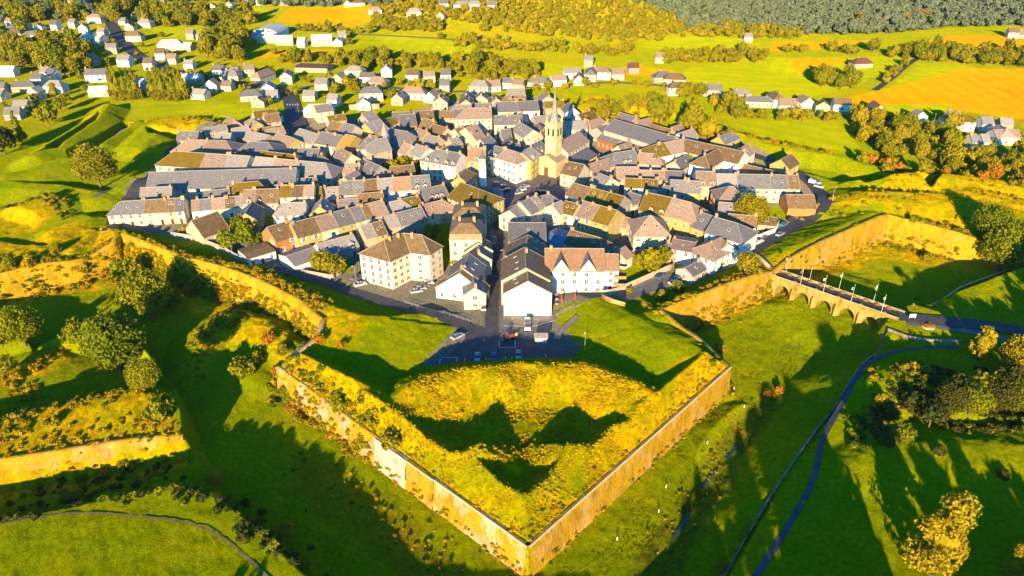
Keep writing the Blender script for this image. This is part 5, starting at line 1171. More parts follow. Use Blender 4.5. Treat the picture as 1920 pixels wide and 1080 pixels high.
for q in [(216,186),(226,188),(238,187),(250,188),(258,187),(290,188),(299,187),(309,189),(319,187),(329,189),(339,188),(347,188),(221,180),(304,180),(326,180)]: tree(*q, 26, 'cone', 'leaf_olive', hf=1.1)
for q in [(232,168),(262,160),(300,165),(330,152),(362,150)]: tree(*q, 24, 'round', 'leaf_olive')
wood([(480,118),(600,112),(700,104),(770,112),(820,118),(900,112),(960,120),(960,165),(900,160),(850,140),(800,128),(700,138),(640,128),(560,120)], 8.5, 8.5, 'round', LO)
wood([(690,54),(785,60),(832,62),(828,46),(700,36)], 5.5, 7, 'round', LO, .5); wood([(860,76),(960,88),(1190,96),(1200,108),(1080,104),(960,98),(840,88)], 8, 8, 'round', GO)
wood([(1210,122),(1430,118),(1440,106),(1380,98),(1250,104)], 7, 8, 'round', LO); wood([(1300,72),(1370,72),(1500,74),(1505,56),(1380,52),(1300,50)], 8, 8, 'round', GO)
wood([(1640,106),(1930,132),(1930,96),(1745,100)], 7.5, 9, 'round', LO); wood([(1520,167),(1602,172),(1590,148),(1530,142)], 8, 9, 'round', LO); wood([(1440,100),(1640,104),(1640,96),(1450,94)], 12, 9, 'round', LO)
wood([(1575,240),(1640,218),(1700,232),(1760,250),(1800,290),(1930,300),(1930,345),(1700,315),(1640,285),(1600,262)], 8.0, 7.5, 'round', GO, 1)
wood([(1390,226),(1560,230),(1570,222),(1390,216)], 6, 6, 'round', GO); wood([(1240,178),(1300,172),(1400,216),(1380,226)], 9, 9, 'round', GO); wood([(1600,322),(1930,362),(1930,346),(1640,304)], 6, 5, 'round', ['scrub', 'leaf_olive'])
wood([(1000,165),(1200,150),(1330,178),(1300,182),(1200,162),(1010,176)], 11, 6, 'round', GO); wood([(1100,205),(1220,192),(1260,205),(1200,228),(1110,222)], 9, 7, 'round', GO)
wood([(620,150),(960,172),(1000,180),(860,180),(760,205),(600,196)], 15, 7, 'round', GO); wood([(560,148),(640,150),(620,175),(570,170)], 13, 8, 'round', LO)
wood([(360,130),(520,138),(520,196),(420,182),(360,150)], 17, 5.5, 'round', LO); wood([(-40,150),(170,140),(200,185),(120,215),(-40,230)], 18, 5.5, 'round', LO); wood([(0,60),(460,60),(460,130),(0,140)], 32, 6, 'round', LO)
wood([(440,40),(960,52),(960,84),(700,66),(520,56)], 34, 6, 'round', LO+['leaf_hazed']); wood([(1680,240),(1930,250),(1930,300),(1700,270)], 15, 8, 'round', GO); wood([(500,112),(700,78),(700,66),(480,100)], 30, 8, 'round', LO)
wood([(560,62),(700,66),(700,60),(560,54)], 8, 7, 'round', LO); wood([(900,30),(1300,70),(1200,84),(900,60)], 12, 6.5, 'round', GO)
wood([(960,150),(1010,150),(1010,130),(960,135)], 9, 10, 'round', LO); wood([(1640,172),(1668,152),(1700,122),(1694,120),(1650,150)], 8, 6, 'round', GO)
wood([(480,160),(540,172),(540,200),(520,200),(440,190)], 16, 6, 'round', LO)
# golden wooded hill and the forest behind, haze painted into its leaf colour
wood([(700,14),(950,-6),(1150,-4),(1300,44),(1330,58),(1200,74),(1000,66),(880,44),(700,30)], 7, 6.5, 'round', ['leaf_olive','leaf_olive','leaf_gold','leaf'], 1)
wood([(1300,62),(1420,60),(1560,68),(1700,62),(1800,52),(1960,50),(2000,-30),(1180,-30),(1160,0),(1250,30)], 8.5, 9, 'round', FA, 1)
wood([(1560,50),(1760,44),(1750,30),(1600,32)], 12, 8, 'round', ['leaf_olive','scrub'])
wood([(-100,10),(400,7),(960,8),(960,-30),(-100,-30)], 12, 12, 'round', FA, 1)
nfar = len(TREES)
for k in range(3000):
    y = rs.uniform(930, 1750); x = rs.uniform(-.85, .85)*(y*.8+42)*1.02
    if vnoise(np.array([x/120.]), np.array([y/90.]))[0] < -.33 and y < 1200: continue
    TREES.append([x, y, None, rs.uniform(4, 8), rs.uniform(.9, 1.4), 'cone' if rs.rand() < .25 else 'round', 'leaf_hazed', None, None, None, 'tree'])
fz = height(np.array([t[0] for t in TREES[nfar:]]), np.array([t[1] for t in TREES[nfar:]]))
for t, z in zip(TREES[nfar:], fz): t[2] = float(z); t[7], t[8] = proj(t[0], t[1], t[2])
def tsize(t): return t[3]*F/(t[1]*cth+(H-t[2])*sth)
shr = [t for t in TREES if t[10] == 'shrub']; trs = sorted([t for t in TREES if t[10] != 'shrub' and -20 < t[7] < 1940 and t[8] < 1150], key=tsize, reverse=True)
ind = trs[:298]; idset = set(map(id, ind)); rest = [t for t in TREES if t[10] != 'shrub' and id(t) not in idset]
MN = {'leaf': 'green', 'leaf_olive': 'olive', 'leaf_gold': 'golden', 'leaf_dark': 'dark', 'leaf_hazed': 'haze-blue', 'scrub': 'orange'}
SN = {'round': 'round', 'cone': 'conical', 'birch': 'tall loose', 'spiky': 'spiky'}
LM2 = [((285,560),'in the left moat'),((80,660),'on the left ravelin'),((228,680),'on the left ravelin'),((190,330),'by the upper left rampart'),((450,450),'behind the flat-roofed garage'),((620,500),'left of the apartment block'),((765,315),'beside the square terrace'),((811,440),'in the courtyard behind the apartment block'),
  ((1405,410),'beside the brick house'),((1220,500),'right of the hotel'),((1290,300),'before the white L-shaped block'),((1260,240),'behind the stone factory'),((1880,470),'at the right bastion'),((1850,660),'by the bridge road'),((1745,1000),'in the lower right meadow'),((1910,1080),'in the lower right corner'),
  ((1700,790),'in the dark right ditch'),((1850,760),'in the dark hedge at right'),((100,110),'in the upper left wood'),((100,30),'in the far top-left wood'),((300,180),'in the conifer row at upper left'),((420,100),'in the grove by the arched hall'),((60,210),'in the far left gardens'),((700,110),'in the wood behind town'),((850,120),'in the wood behind town'),
  ((760,50),'in the dense plantation'),((1060,95),'in the hedge below the golden hill'),((1330,110),'in the wood among right fields'),((1800,110),'in the tree belt by the orange fields'),((1560,160),'in the copse among right fields'),((1750,270),'in the wooded strip at right'),((1650,250),'in the wooded strip at right'),((1850,320),'in the wooded strip at right'),
  ((1480,225),'in the hedge below the right row'),((1300,195),'along the far lane'),((1100,160),'before the white row'),((1160,215),'on the works behind the church'),((800,185),'in gardens behind town'),((640,165),'in gardens beyond the north road'),((440,160),'in the upper left village'),((100,180),'in the far left village'),
  ((300,90),'in the upper left village'),((1100,40),'on the golden hill'),((300,780),'on the ravelin tip'),((200,890),'in the lower left ditch'),((404,900),'at the left glacis corner'),((530,1000),'on the left glacis edge'),((560,760),'at the foot of the left bastion wall'),((440,620),'on the mound in the left moat'),((1450,740),'in the right moat'),
  ((700,820),'on the left bastion parapet'),((1330,650),'on the right bastion shoulder'),((1240,560),'on the bank right of the hotel'),((1700,440),'at the right bastion wall'),((500,580),'on the left curtain'),((350,510),'on the left curtain'),((100,500),'on the far left bastion'),((1370,1030),'on the edge of the right moat'),((1820,870),'in the lower right meadow'),((600,640),'on the left flank')]
def where2(px, py): return min(LM2, key=lambda q: (q[0][0]-px)**2+((q[0][1]-py)*1.5)**2)[1]
for k, t in enumerate(ind+shr):
    x, y, z, r, hf, shape, mat, px, py, lab, kind = t; s = tsize(t); lod = 0 if s > 30 else (1 if s > 11 else 2)
    nm = kind if kind == 'shrub' else ('conifer' if shape == 'cone' else 'tree'); rz_ = RZ[shape]
    big = 'large ' if r > 6 else ('small ' if r < 3 else '')
    lb = lab or f"{big}{SN[shape]} {MN[mat]} {nm} {where2(px, py-s)}"
    root = empty(nm, (x, y, z), rnd.uniform(0, 6.28)); tag(root, lb, 'shrub' if kind == 'shrub' else 'tree', ('shrubs on and around the ramparts' if kind == 'shrub' else ('trees of the town and ramparts' if py > 280 else 'trees of the countryside')))
    hc = r*rz_*hf
    lift = (hc*.55 if kind == 'shrub' else hc+r*.28)
    put('crown', crown_mesh(shape, lod, k % 3, mat), root, (0, 0, lift), 0, (r, r, r*hf))
    if s > 7: put('trunk', TRK[k % 3], root, (0, 0, 0), 0, (r*1.2, r*1.2, lift))
def merge(name, items, matlist, kind='stuff'):
    VV = []; MI = []
    for (x, y, z, r, hf, shape, mat, lod, lift) in items:
        a = crown_arr(shape, lod, rnd.randrange(4), RZ[shape]); th = rnd.uniform(0, 6.28); c, s = math.cos(th), math.sin(th)
        b = np.empty_like(a); b[:,0] = (a[:,0]*c-a[:,1]*s)*r+x; b[:,1] = (a[:,0]*s+a[:,1]*c)*r+y; b[:,2] = a[:,2]*r*hf+z+lift
        VV.append(b); MI.append(np.full(len(b)//4, matlist.index(mat), np.int32))
    V = np.concatenate(VV); me = quadmesh(name, V, matlist[0])
    for m_ in matlist[1:]: me.materials.append(M[m_])
    me.polygons.foreach_set('material_index', np.concatenate(MI)); me.update(); o = put(name, me); o['kind'] = kind; return o
ML = ['leaf', 'leaf_olive', 'leaf_gold', 'leaf_dark', 'leaf_hazed', 'scrub']
o = merge('woodland', [(t[0], t[1], t[2], t[3], t[4], t[5], t[6], 2 if t[1] < 850 else 3, t[3]*RZ[t[5]]*t[4]*.9) for t in rest], ML); o['label'] = 'woods, hedges and distant forest on the hills beyond the town'
# scrub and rough growth on the ramparts
sc = []
def scrub(pts, n, spread, r0, r1, mats=('scrub', 'scrub', 'leaf_olive'), pz=0):
    w_ = resample(PP(pts, pz), 1.0); m_ = len(w_)
    for k in range(n):
        q = w_[rs.randint(m_)]+rs.normal(size=2)*spread*.5; r = rs.uniform(r0, r1); sc.append([q[0], q[1], 0, r, rs.uniform(.5, .9), 'round', mats[rs.randint(len(mats))], 2 if r > .9 else 3, 0])
OLV = ('leaf_olive', 'scrub', 'leaf')
scrub([(231,456),(330,490),(420,512),(490,530),(560,566),(610,600)], 330, 4.5, .5, 1.5, ('scrub', 'scrub', 'hay', 'leaf_olive'))
scrub([(521,690),(600,745),(700,815)], 150, 4, .5, 1.6, OLV); scrub([(700,815),(850,925),(985,1022)], 60, 2.5, .3, .8, ('scrub', 'hay')); scrub([(985,1015),(1200,840),(1360,690)], 90, 2.0, .3, .8, ('scrub', 'leaf_olive'))
scrub([(530,735),(620,805),(700,870)], 60, 3, .5, 1.5, OLV, DZ); scrub([(0,520),(120,498),(225,460)], 150, 5, .5, 1.5, ('scrub', 'scrub', 'leaf_olive')); scrub([(0,540),(140,530),(225,500)], 60, 3, .5, 1.4, OLV, DZ)
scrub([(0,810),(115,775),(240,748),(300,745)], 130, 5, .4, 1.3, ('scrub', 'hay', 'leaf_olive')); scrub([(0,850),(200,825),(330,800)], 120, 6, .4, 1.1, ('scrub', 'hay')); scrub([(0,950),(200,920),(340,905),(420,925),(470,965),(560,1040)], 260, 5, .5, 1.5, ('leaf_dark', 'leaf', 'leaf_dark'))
scrub([(1235,600),(1300,572),(1440,512)], 140, 5, .5, 1.4, ('scrub', 'scrub', 'leaf_olive')); scrub([(1340,655),(1365,690)], 30, 4, .5, 1.3, OLV); scrub([(1445,512),(1560,465),(1662,420)], 60, 2, .4, 1.0); scrub([(1670,425),(1740,440),(1800,452)], 60, 3, .5, 1.3, OLV)
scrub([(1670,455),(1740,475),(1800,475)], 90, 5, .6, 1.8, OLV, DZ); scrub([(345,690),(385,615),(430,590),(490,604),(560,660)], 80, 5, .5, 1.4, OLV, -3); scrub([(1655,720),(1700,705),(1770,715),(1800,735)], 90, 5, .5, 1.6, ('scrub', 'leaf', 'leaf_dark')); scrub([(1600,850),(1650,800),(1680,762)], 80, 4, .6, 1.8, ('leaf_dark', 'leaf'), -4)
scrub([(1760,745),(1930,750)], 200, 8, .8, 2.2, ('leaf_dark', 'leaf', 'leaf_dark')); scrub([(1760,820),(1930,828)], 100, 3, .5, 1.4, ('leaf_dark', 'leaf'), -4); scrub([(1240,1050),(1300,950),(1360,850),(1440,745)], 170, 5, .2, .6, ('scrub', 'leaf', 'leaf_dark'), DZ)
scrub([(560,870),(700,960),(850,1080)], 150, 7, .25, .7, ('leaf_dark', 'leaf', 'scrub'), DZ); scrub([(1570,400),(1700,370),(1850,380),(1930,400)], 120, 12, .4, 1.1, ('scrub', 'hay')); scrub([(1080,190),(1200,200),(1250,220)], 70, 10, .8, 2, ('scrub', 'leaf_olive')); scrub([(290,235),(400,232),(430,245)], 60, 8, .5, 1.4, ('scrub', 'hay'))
scrub([(60,745),(20,700),(70,665),(110,650)], 60, 4, .5, 1.3, ('scrub', 'hay')); scrub([(1350,245),(1440,272),(1560,298)], 90, 4, .7, 2, ('scrub', 'leaf_olive')); scrub([(1540,795),(1440,940)], 20, 1.5, .3, .6, ('leaf', 'leaf_olive')); scrub([(0,398),(90,378),(130,412)], 70, 5, .6, 1.6, ('leaf', 'leaf_olive', 'scrub'))
scrub([(738,776),(800,716),(870,700),(1092,692),(1180,724),(1242,758)], 70, 6, .3, .7, ('scrub', 'hay')); scrub([(60,945),(330,880)], 90, 6, .4, 1.2, ('leaf_dark', 'leaf'), DZ)
FACE = []
def facescrub(pts, side, n, zb, zt, o0, o1, r0, r1, mats):
    w_ = resample(PP(pts), 1.0); nn = normals(w_)*side
    for k in range(n):
        i = rs.randint(len(w_)); t = rs.rand(); q = w_[i]+nn[i]*(o0+(o1-o0)*(1-t)); r = rs.uniform(r0, r1)
        FACE.append((q[0], q[1], zb+(zt-zb)*t, r, rs.uniform(.5, .8), 'round', mats[rs.randint(len(mats))], 2 if r > .9 else 3, 0))
YM = ('scrub', 'hay', 'leaf_gold', 'leaf_olive')
facescrub([(231,452),(330,492),(420,520),(490,546),(560,582),(606,618)], 1, 560, -8, 1.5, .3, 4.0, .6, 1.7, YM); facescrub([(-50,545),(0,524),(60,509),(140,491),(216,466),(231,452)], 1, 110, -7, 1, .2, 2.4, .5, 1.3, YM)
facescrub([(521,690),(600,747),(700,818)], 1, 75, -8, 0, .3, 2.6, .4, 1.3, YM); facescrub([(700,818),(850,927),(985,1024)], 1, 60, -8, -4, 1, 2.2, .3, .8, YM); facescrub([(990,1027),(1180,858),(1368,690)], 1, 50, -8, -5.5, 1.2, 2.2, .3, .8, YM)
facescrub([(1240,600),(1300,577),(1370,550),(1442,520)], 1, 190, -8, 0, .2, 2.6, .5, 1.4, ('scrub', 'scrub', 'hay', 'leaf_olive')); facescrub([(1470,502),(1560,462),(1662,417)], 1, 90, -8, -2, .6, 2.8, .4, 1.2, YM); facescrub([(1662,417),(1740,436),(1805,452)], 1, 60, -8, -2, .5, 2.4, .5, 1.3, YM)
facescrub([(0,872),(200,836),(342,813)], 1, 60, -8, -4, .3, 1.8, .3, 1.0, YM)
sx = np.array([s[0] for s in sc]); sy = np.array([s[1] for s in sc]); szz = height(sx, sy)
for s, z in zip(sc, szz): s[2] = float(z); s[8] = s[3]*.25
o = merge('rampart_scrub', [tuple(s) for s in sc]+FACE, ML+['hay']); o['label'] = 'low golden and green scrub growing over the ramparts and ditches'
# rough grass tussocks
def tussocks(name, poly, n, mats, s0, s1, pz, label):
    w_ = np.array(PP(poly, pz)); x0, y0 = w_.min(0); x1, y1 = w_.max(0); xs = rs.uniform(x0, x1, n*2); ys = rs.uniform(y0, y1, n*2); ok = (sdf(xs, ys, w_) < 0) & (fbm(xs/5, ys/5, 3) > -.3); xs, ys = xs[ok][:n], ys[ok][:n]; zs = height(xs, ys); m_ = len(xs)
    V = []
    for k in range(3):
        a = rs.uniform(0, 3.14, m_); s = rs.uniform(s0, s1, m_); l = rs.normal(size=(m_, 2))*.35*s[:, None]; dx, dy = np.cos(a)*s*.8, np.sin(a)*s*.8
        V.append(np.stack([np.stack([xs-dx, ys-dy, zs-.25], 1), np.stack([xs+dx, ys+dy, zs-.25], 1), np.stack([xs+dx*.8+l[:,0], ys+dy*.8+l[:,1], zs+s*.75], 1), np.stack([xs-dx*.8+l[:,0], ys-dy*.8+l[:,1], zs+s*.75], 1)], 1))
    o = put(name, quadmesh(name, np.concatenate(V).reshape(-1, 3), mats)); o['kind'] = 'stuff'; o['label'] = label
tussocks('rough_grass', [(525,692),(600,700),(738,772),(800,712),(870,697),(1092,690),(1180,722),(1242,756),(1290,706),(1340,655),(1370,690),(990,1025)], 9000, 'hay', .2, .45, 3, 'tufts of dry golden grass on the near bastion')

tussocks('moat_grass', [(1010,1078),(1370,705),(1330,640),(1450,560),(1600,610),(1450,740),(1330,860),(1180,1080)], 9000, 'grass_tuft', .08, .22, DZ, 'grass tufts on the floor of the right moat')

# ------------------------------------------------------------------ vehicles and small things
def car_proto(kind):
    """meshes of one car: x forward, origin at the ground under its middle"""
    L, W = (4.3, 1.78) if kind == 'car' else (5.3, 2.0)
    if kind == 'car':
        prof = [(-2.1,.32),(2.05,.32),(2.15,.6),(2.0,.78),(1.15,.92),(-1.85,.96),(-2.12,.8)]; cab = [(-1.85,.94),(1.1,.9),(.45,1.38),(-.2,1.46),(-1.25,1.42)]
    else:
        prof = [(-2.6,.35),(2.55,.35),(2.62,.8),(2.35,1.1),(1.9,1.2),(-2.6,1.22)]; cab = [(-2.6,1.2),(1.95,1.18),(1.35,1.95),(1.0,2.05),(-2.55,2.05)]
    def extr(pr, w0, w1, zt, mi, mb, inset=0):
        n = len(pr); zs = [q[1] for q in pr]; zmin, zmax = min(zs), max(zs)
        wf = lambda z: w0+(w1-w0)*(z-zmin)/(zmax-zmin)
        i = len(mb.v)
        for s in (-1, 1): mb.v += [(x, s*wf(z), z) for x, z in pr]
        mb.f.append(tuple(range(i, i+n))); mb.m.append(mi); mb.f.append(tuple(reversed(range(i+n, i+2*n)))); mb.m.append(mi)
        for k in range(n): j = (k+1) % n; mb.f.append((i+j, i+k, i+n+k, i+n+j)); mb.m.append(mi)
    b = MB(); extr(prof, W/2, W/2-.06, 0, 0, b)
    g = MB(); extr(cab, W/2-.08, W/2-.26, 0, 0, g)
    r = MB(); t = cab[2:]; zt = cab[3][1]; 
    r.face([(cab[2][0]-.1, -(W/2-.27), zt+.012-.05), (cab[2][0]-.1, W/2-.27, zt+.012-.05), (cab[-1][0]+.05, W/2-.27, zt+.02), (cab[-1][0]+.05, -(W/2-.27), zt+.02)][::-1])
    if kind == 'van':
        for s in (-1, 1): r.box(-2.56, .7, s*(W/2-.1)-.035, s*(W/2-.1)+.035, 1.23, 1.98)
    w_ = MB(); w_.cone(0, 0, -.11, .11, .33, .33, 12); wm = w_.mesh('wheel', 'rubber'); rm = MB(); rm.cone(0, 0, -.12, .12, .19, .19, 8); rim = rm.mesh('rim', 'lamp_metal')
    h = MB(); h.box(-.03, .03, -.2, .2, -.09, .09); hm = h.mesh('headlight', 'flag_white')
    return dict(body=b, glass=g, roof=r, wheel=wm, rim=rim, head=hm, L=L, W=W)
PROTO = {k: car_proto(k) for k in ('car', 'van')}; CMESH = {}
def car(px, py, ang, colr, label, kind='car', z=None, world=None):
    p = PROTO[kind]; x, y, zz = world or G(px, py); zz = zz+.16 if z is None else z
    k = (kind, colr)
    if k not in CMESH: CMESH[k] = (p['body'].mesh('body', 'car_'+colr), p['glass'].mesh('windows', 'glass'), p['roof'].mesh('roof', 'car_'+colr))
    root = empty('parked_van' if kind == 'van' else 'parked_car', (x, y, zz), ang); tag(root, label, kind, 'cars and vans parked about the town')
    for nm, me in zip(('body', 'windows', 'roof'), CMESH[k]): put(nm, me, root)
    for sx in (-1, 1):
        for sy in (-1, 1):
            w_ = put('wheel', p['wheel'], root, (sx*p['L']*.31, sy*(p['W']/2-.1), .33)); w_.rotation_euler = (math.pi/2, 0, 0); put('rim', p['rim'], w_)
    for sy in (-1, 1): put('headlight', p['head'], root, (p['L']/2-.02, sy*(p['W']/2-.38), .68))
U = math.pi/2
for q in [(858,634,.75,'silver','silver car parked alone at the left tip of the car park'),(895,673,-U,'silver','silver car left of the blue one in the car park'),(926,673,-U,'blue','blue car in the middle of the car park'),(972,669,-U,'silver','silver car beside the yellow-lidded bin'),
          (676,536,.5,'white','white car parked below the apartment block front'),(668,523,1.0,'grey','grey car at the left corner of the apartment block'),(781,549,.35,'silver','front silver car of four behind the garage wall'),(788,544,.35,'silver','second silver car of four behind the garage wall'),(795,539,.35,'grey','third car, grey, of four behind the garage wall'),(802,534,.35,'white','rearmost white car of four behind the garage wall'),
          (907,579,U,'silver','silver car at the lower end of the main street'),(909,566,U,'grey','grey car second from the bottom in the main street'),(911,555,U,'teal','teal car third from the bottom in the main street'),(919,500,U,'silver','silver car halfway up the main street'),(921,489,U,'red','red car halfway up the main street'),(922,478,U,'blue','blue car halfway up the main street'),(925,462,U,'grey','grey car farther up the main street'),(927,450,U,'silver','silver car farthest up the main street'),
          (1432,446,.75,'grey','grey car behind the white van on the gate road'),(1462,442,.75,'silver','silver car farther up the gate road'),(1469,423,.75,'teal','teal car beside the garden wall at the gate road'),(1484,414,.7,'black','black car at the upper end of the gate road'),(1274,521,.5,'silver','silver car on the lane before the small grey shed'),(1264,533,.45,'white','white car near the bushes on the lane below the hotel'),(1238,522,.6,'blue','blue car on the lane below the hotel'),
          (1008,362,.1,'red','red car at the edge of the square'),(1019,363,.1,'black','black car beside the red one on the square'),(985,352,.5,'silver','silver car in the sunlit strip of the square'),(978,358,.5,'white','white car in the sunlit strip of the square'),(972,364,.5,'silver','pale car lowest in the sunlit strip of the square'),(1150,470,.8,'silver','silver car in the yard behind the hotel'),(1178,478,1.2,'white','white car by the golden tree near the hotel'),
          (942,352,.9,'blue','blue car in the shade of the square'),(930,347,.9,'grey','grey car in the shade of the square'),(950,359,.9,'black','dark car in the shade of the square'),(270,352,.9,'grey','grey car on the left inner road'),(1535,352,-.8,'white','white car by the right end of the terrace')]:
    car(*q)
car(989,614,-U,'white','white van parked in the yard under the white gable', 'van'); car(1421,457,.75,'white','white van parked on the gate road below the white house', 'van'); car(1527,345,-.7,'white','white van on the grass by the right road', 'van'); car(1120,512,.1,'white','white van at the right end of the hotel','van')
# shed in the yard
def shed():
    x, y, z = G(1014,640); root = empty('garden_shed', (x, y, .1), 0); tag(root, 'small wooden kiosk with panelled doors at the car park', 'shed')
    m_ = MB(); m_.box(-1.9, 1.9, -1.2, 1.2, 0, 2.1); m_.build('wall', 'wood', root); r = MB(); slab(r, [(-2.1,-1.5,2.05),(2.1,-1.5,2.05),(2.1,0,2.9),(-2.1,0,2.9)], .1); slab(r, [(2.1,1.5,2.05),(-2.1,1.5,2.05),(-2.1,0,2.9),(2.1,0,2.9)], .1); r.build('roof', 'slate_light', root)
    for k in range(4): d = MB(); d.box(-.4, .4, -.05, .02, .1, 1.9); put('panel', d.mesh('panel', 'frame'), root, (-1.35+.9*k, -1.2, 0))
    m_ = MB(); m_.box(-.9, -.2, -1.25, 1.25, 2.11, 2.5); 
shed()
def tractor():
    x, y, z = G(953,636); root = empty('tractor', (x, y, .1), .2); tag(root, 'small red tractor parked in the yard', 'tractor')
    m_ = MB(); m_.box(-.2, 1.7, -.4, .4, .6, 1.25); m_.box(-.9, .1, -.7, .7, .7, 1.2); m_.build('body', 'car_red', root); m_ = MB(); m_.prism([(-1,-.7),(.1,-.7),(.1,.7),(-1,.7)], 1.203, 2.3, scale=.85); m_.build('cab', 'glass', root)
    m_ = MB(); m_.box(-1, .1, -.65, .65, 2.303, 2.4); m_.build('cab_roof', 'car_red', root)
    for sx, r in ((-.6, .75), (1.3, .45)):
        for sy in (-1, 1): w_ = MB(); w_.cone(0, 0, -.16, .16, r, r, 14); o = put('wheel', w_.mesh('wheel', 'rubber'), root, (sx, sy*.85, r)); o.rotation_euler = (U, 0, 0)
    x, y, z = G(967,633); root = empty('cement_mixer', (x, y, .1), .3); tag(root, 'yellow drum mixer beside the red tractor', 'mixer')
    d = MB(); d.bar((0,0,.8), (.5,0,1.5), .5, 10, 0, .25); d.build('drum', 'yellow_lid', root); d = MB(); d.bar((-.5,-.4,0),(0,0,.9),.05); d.bar((-.5,.4,0),(0,0,.9),.05); d.bar((.5,0,0),(0,0,.9),.05); d.build('stand', 'lamp_metal', root)
tractor()
def bin_():
    x, y, z = G(988,676); root = empty('waste_bin', (x, y, .13)); tag(root, 'dark waste container with yellow lid in the car park', 'container')
    d = MB(); d.cone(0,0,0,1.5,.9,1.05,4,rot=math.pi/4); d.build('body', 'car_black', root); d = MB(); d.cone(0,0,1.503,1.75,1.15,.9,4,rot=math.pi/4); d.build('lid', 'yellow_lid', root)
bin_()
def parasol_mesh():
    a = MB(); a.cone(0,0,0,.12,.45,.4,10); a.bar((0,0,.1),(0,0,3.4),.05); b = MB(); b.cone(0,0,1.2,3.3,.42,.1,8); b.cone(0,0,3.3,3.6,.1,.02,8); return a.mesh('pole', 'lamp_metal'), b.mesh('canopy', 'parasol_red')
PMs = parasol_mesh()
for px, py, lb in ((1053,568,'left closed red parasol on the hotel terrace'),(1078,560,'right closed red parasol on the hotel terrace')):
    x, y, z = G(px, py); root = empty('parasol', (x, y, .12)); tag(root, lb, 'parasol', 'closed parasols on the hotel terrace'); put('pole', PMs[0], root); put('canopy', PMs[1], root)
def table_mesh():
    a = MB(); a.cone(0,0,.7,.76,.55,.55,10); a.bar((0,0,0),(0,0,.7),.04); b = MB(); b.box(-.22,.22,-.22,.22,.42,.47); b.box(-.22,.22,.18,.22,.473,.9)
    for sx in (-.2,.2):
        for sy in (-.2,.2): b.bar((sx,sy,0),(sx,sy,.42),.02,4)
    return a.mesh('table', 'frame'), b.mesh('chair', 'wood')
TM = table_mesh()
for k, (px, py) in enumerate([(1042,556),(1044,564),(1044,572),(1064,562),(1066,572),(1085,566),(1098,556)]):
    x, y, z = G(px, py); o = put('cafe_table', TM[0], None, (x, y, .12)); tag(o, 'small round cafe table on the hotel terrace', 'table', 'cafe tables on the hotel terrace')
    for a in (0, math.pi): o = put('cafe_chair', TM[1], None, (x+.8*math.cos(a), y+.8*math.sin(a), .12), a-U); tag(o, 'wooden cafe chair at a round table on the hotel terrace', 'chair', 'cafe chairs on the hotel terrace')
def pot():
    a = MB(); a.cone(0,0,0,.5,.3,.42,8); return a.mesh('pot', 'orange_tile')
PT = pot(); PLM = quadmesh('plant', crown_np(5, 8, 14, .22, .8), 'scrub')
for k, (px, py) in enumerate([(1095,574),(1106,570),(1115,562),(1125,556)]):
    x, y, z = G(px, py); r = empty('flower_pot', (x, y, .12)); tag(r, 'round flower tub along the edge of the hotel terrace', 'flower pot', 'flower tubs on the hotel terrace'); put('pot', PT, r); put('plant', PLM, r, (0,0,.7), 0, (.4,.4,.4))
# bridge: flagpoles, flags, planters
def polemesh(h): a = MB(); a.bar((0,0,0),(0,0,h),.06,7,0,.035); a.cone(0,0,h,h+.15,.1,.02,8); return a.mesh('pole', 'white_metal')
PO = polemesh(6.2)
def flagmesh(cols, seed):
    a = MB(); n = 9
    for k in range(n):
        x0, x1 = .05+1.1*k/n, .05+1.1*(k+1)/n; y0, y1 = [.18*math.sin(5*x+seed) for x in (x0, x1)]; z0, z1 = [-.35*x for x in (x0, x1)]; mi = min(len(cols)-1, k*len(cols)//n)
        i = len(a.v); a.face([(x0, y0, z0), (x1, y1, z1), (x1, y1, z1+.95), (x0, y0, z0+.95)], mi)
    return a.mesh('flag', cols)
FL = [('near', .115, ['flag_red','flag_white'], 'red and white flag'), ('near', .31, ['flag_orange','flag_red'], 'orange flag'), ('near', .54, ['flag_white','flag_red'], 'white and red flag'), ('near', .80, ['flag_white','flag_white'], 'furled white flag'),
      ('far', .29, ['flag_white','flag_orange'], 'pale flag'), ('far', .47, ['flag_orange','flag_white'], 'dull orange flag'), ('far', .68, ['flag_blue','flag_white'], 'blue and white flag'), ('far', .90, ['flag_white','flag_blue'], 'white and blue flag')]
for k, (sd, t, c, nm) in enumerate(FL):
    x, y, z = onbridge(t, (BW/2-.15)*(1 if sd == 'near' else -1), 1.1); r = empty('flagpole', (x, y, z), 0)
    tag(r, f"{('first','second','third','fourth')[k % 4]} flagpole on the {sd} parapet of the bridge, {nm}", 'flagpole', 'flagpoles on the stone bridge'); put('pole', PO, r); put('flag', flagmesh(c, k), r, (0,0,4.8), math.pi+.5)
pb = MB(); pb.box(-.7,.7,-.25,.25,0,.45); PB = pb.mesh('trough', 'wood')
for k in range(11):
    for sd in (-1, 1):
        if sd > 0 and k % 2: continue
        x, y, z = onbridge(.07+.085*k, (BW/2-.75)*-sd, .37); r = empty('planter', (x, y, z), BANG); tag(r, f"flower trough with orange blooms along the {'far' if sd > 0 else 'near'} parapet of the bridge", 'planter', 'flower troughs on the bridge: '+('far side' if sd > 0 else 'near side')); put('trough', PB, r); put('flowers', PLM, r, (0,0,.6), 0, (.7,.35,.35))
for px, py, w_, lb in ((1746,576,3.0,'round flower bed north of the bridge road'),(1740,612,4,'long flower bed below the bridge road')):
    x, y, z = G(px, py); r = empty('flower_bed', (x, y, z)); tag(r, lb, 'flower bed'); a = MB(); a.cone(0,0,-.2,.35,w_*.5,w_*.5,14); o = a.build('border', 'coping', r); put('flowers', PLM, r, (0,0,.5), 0, (w_*.55,w_*.5,.5))
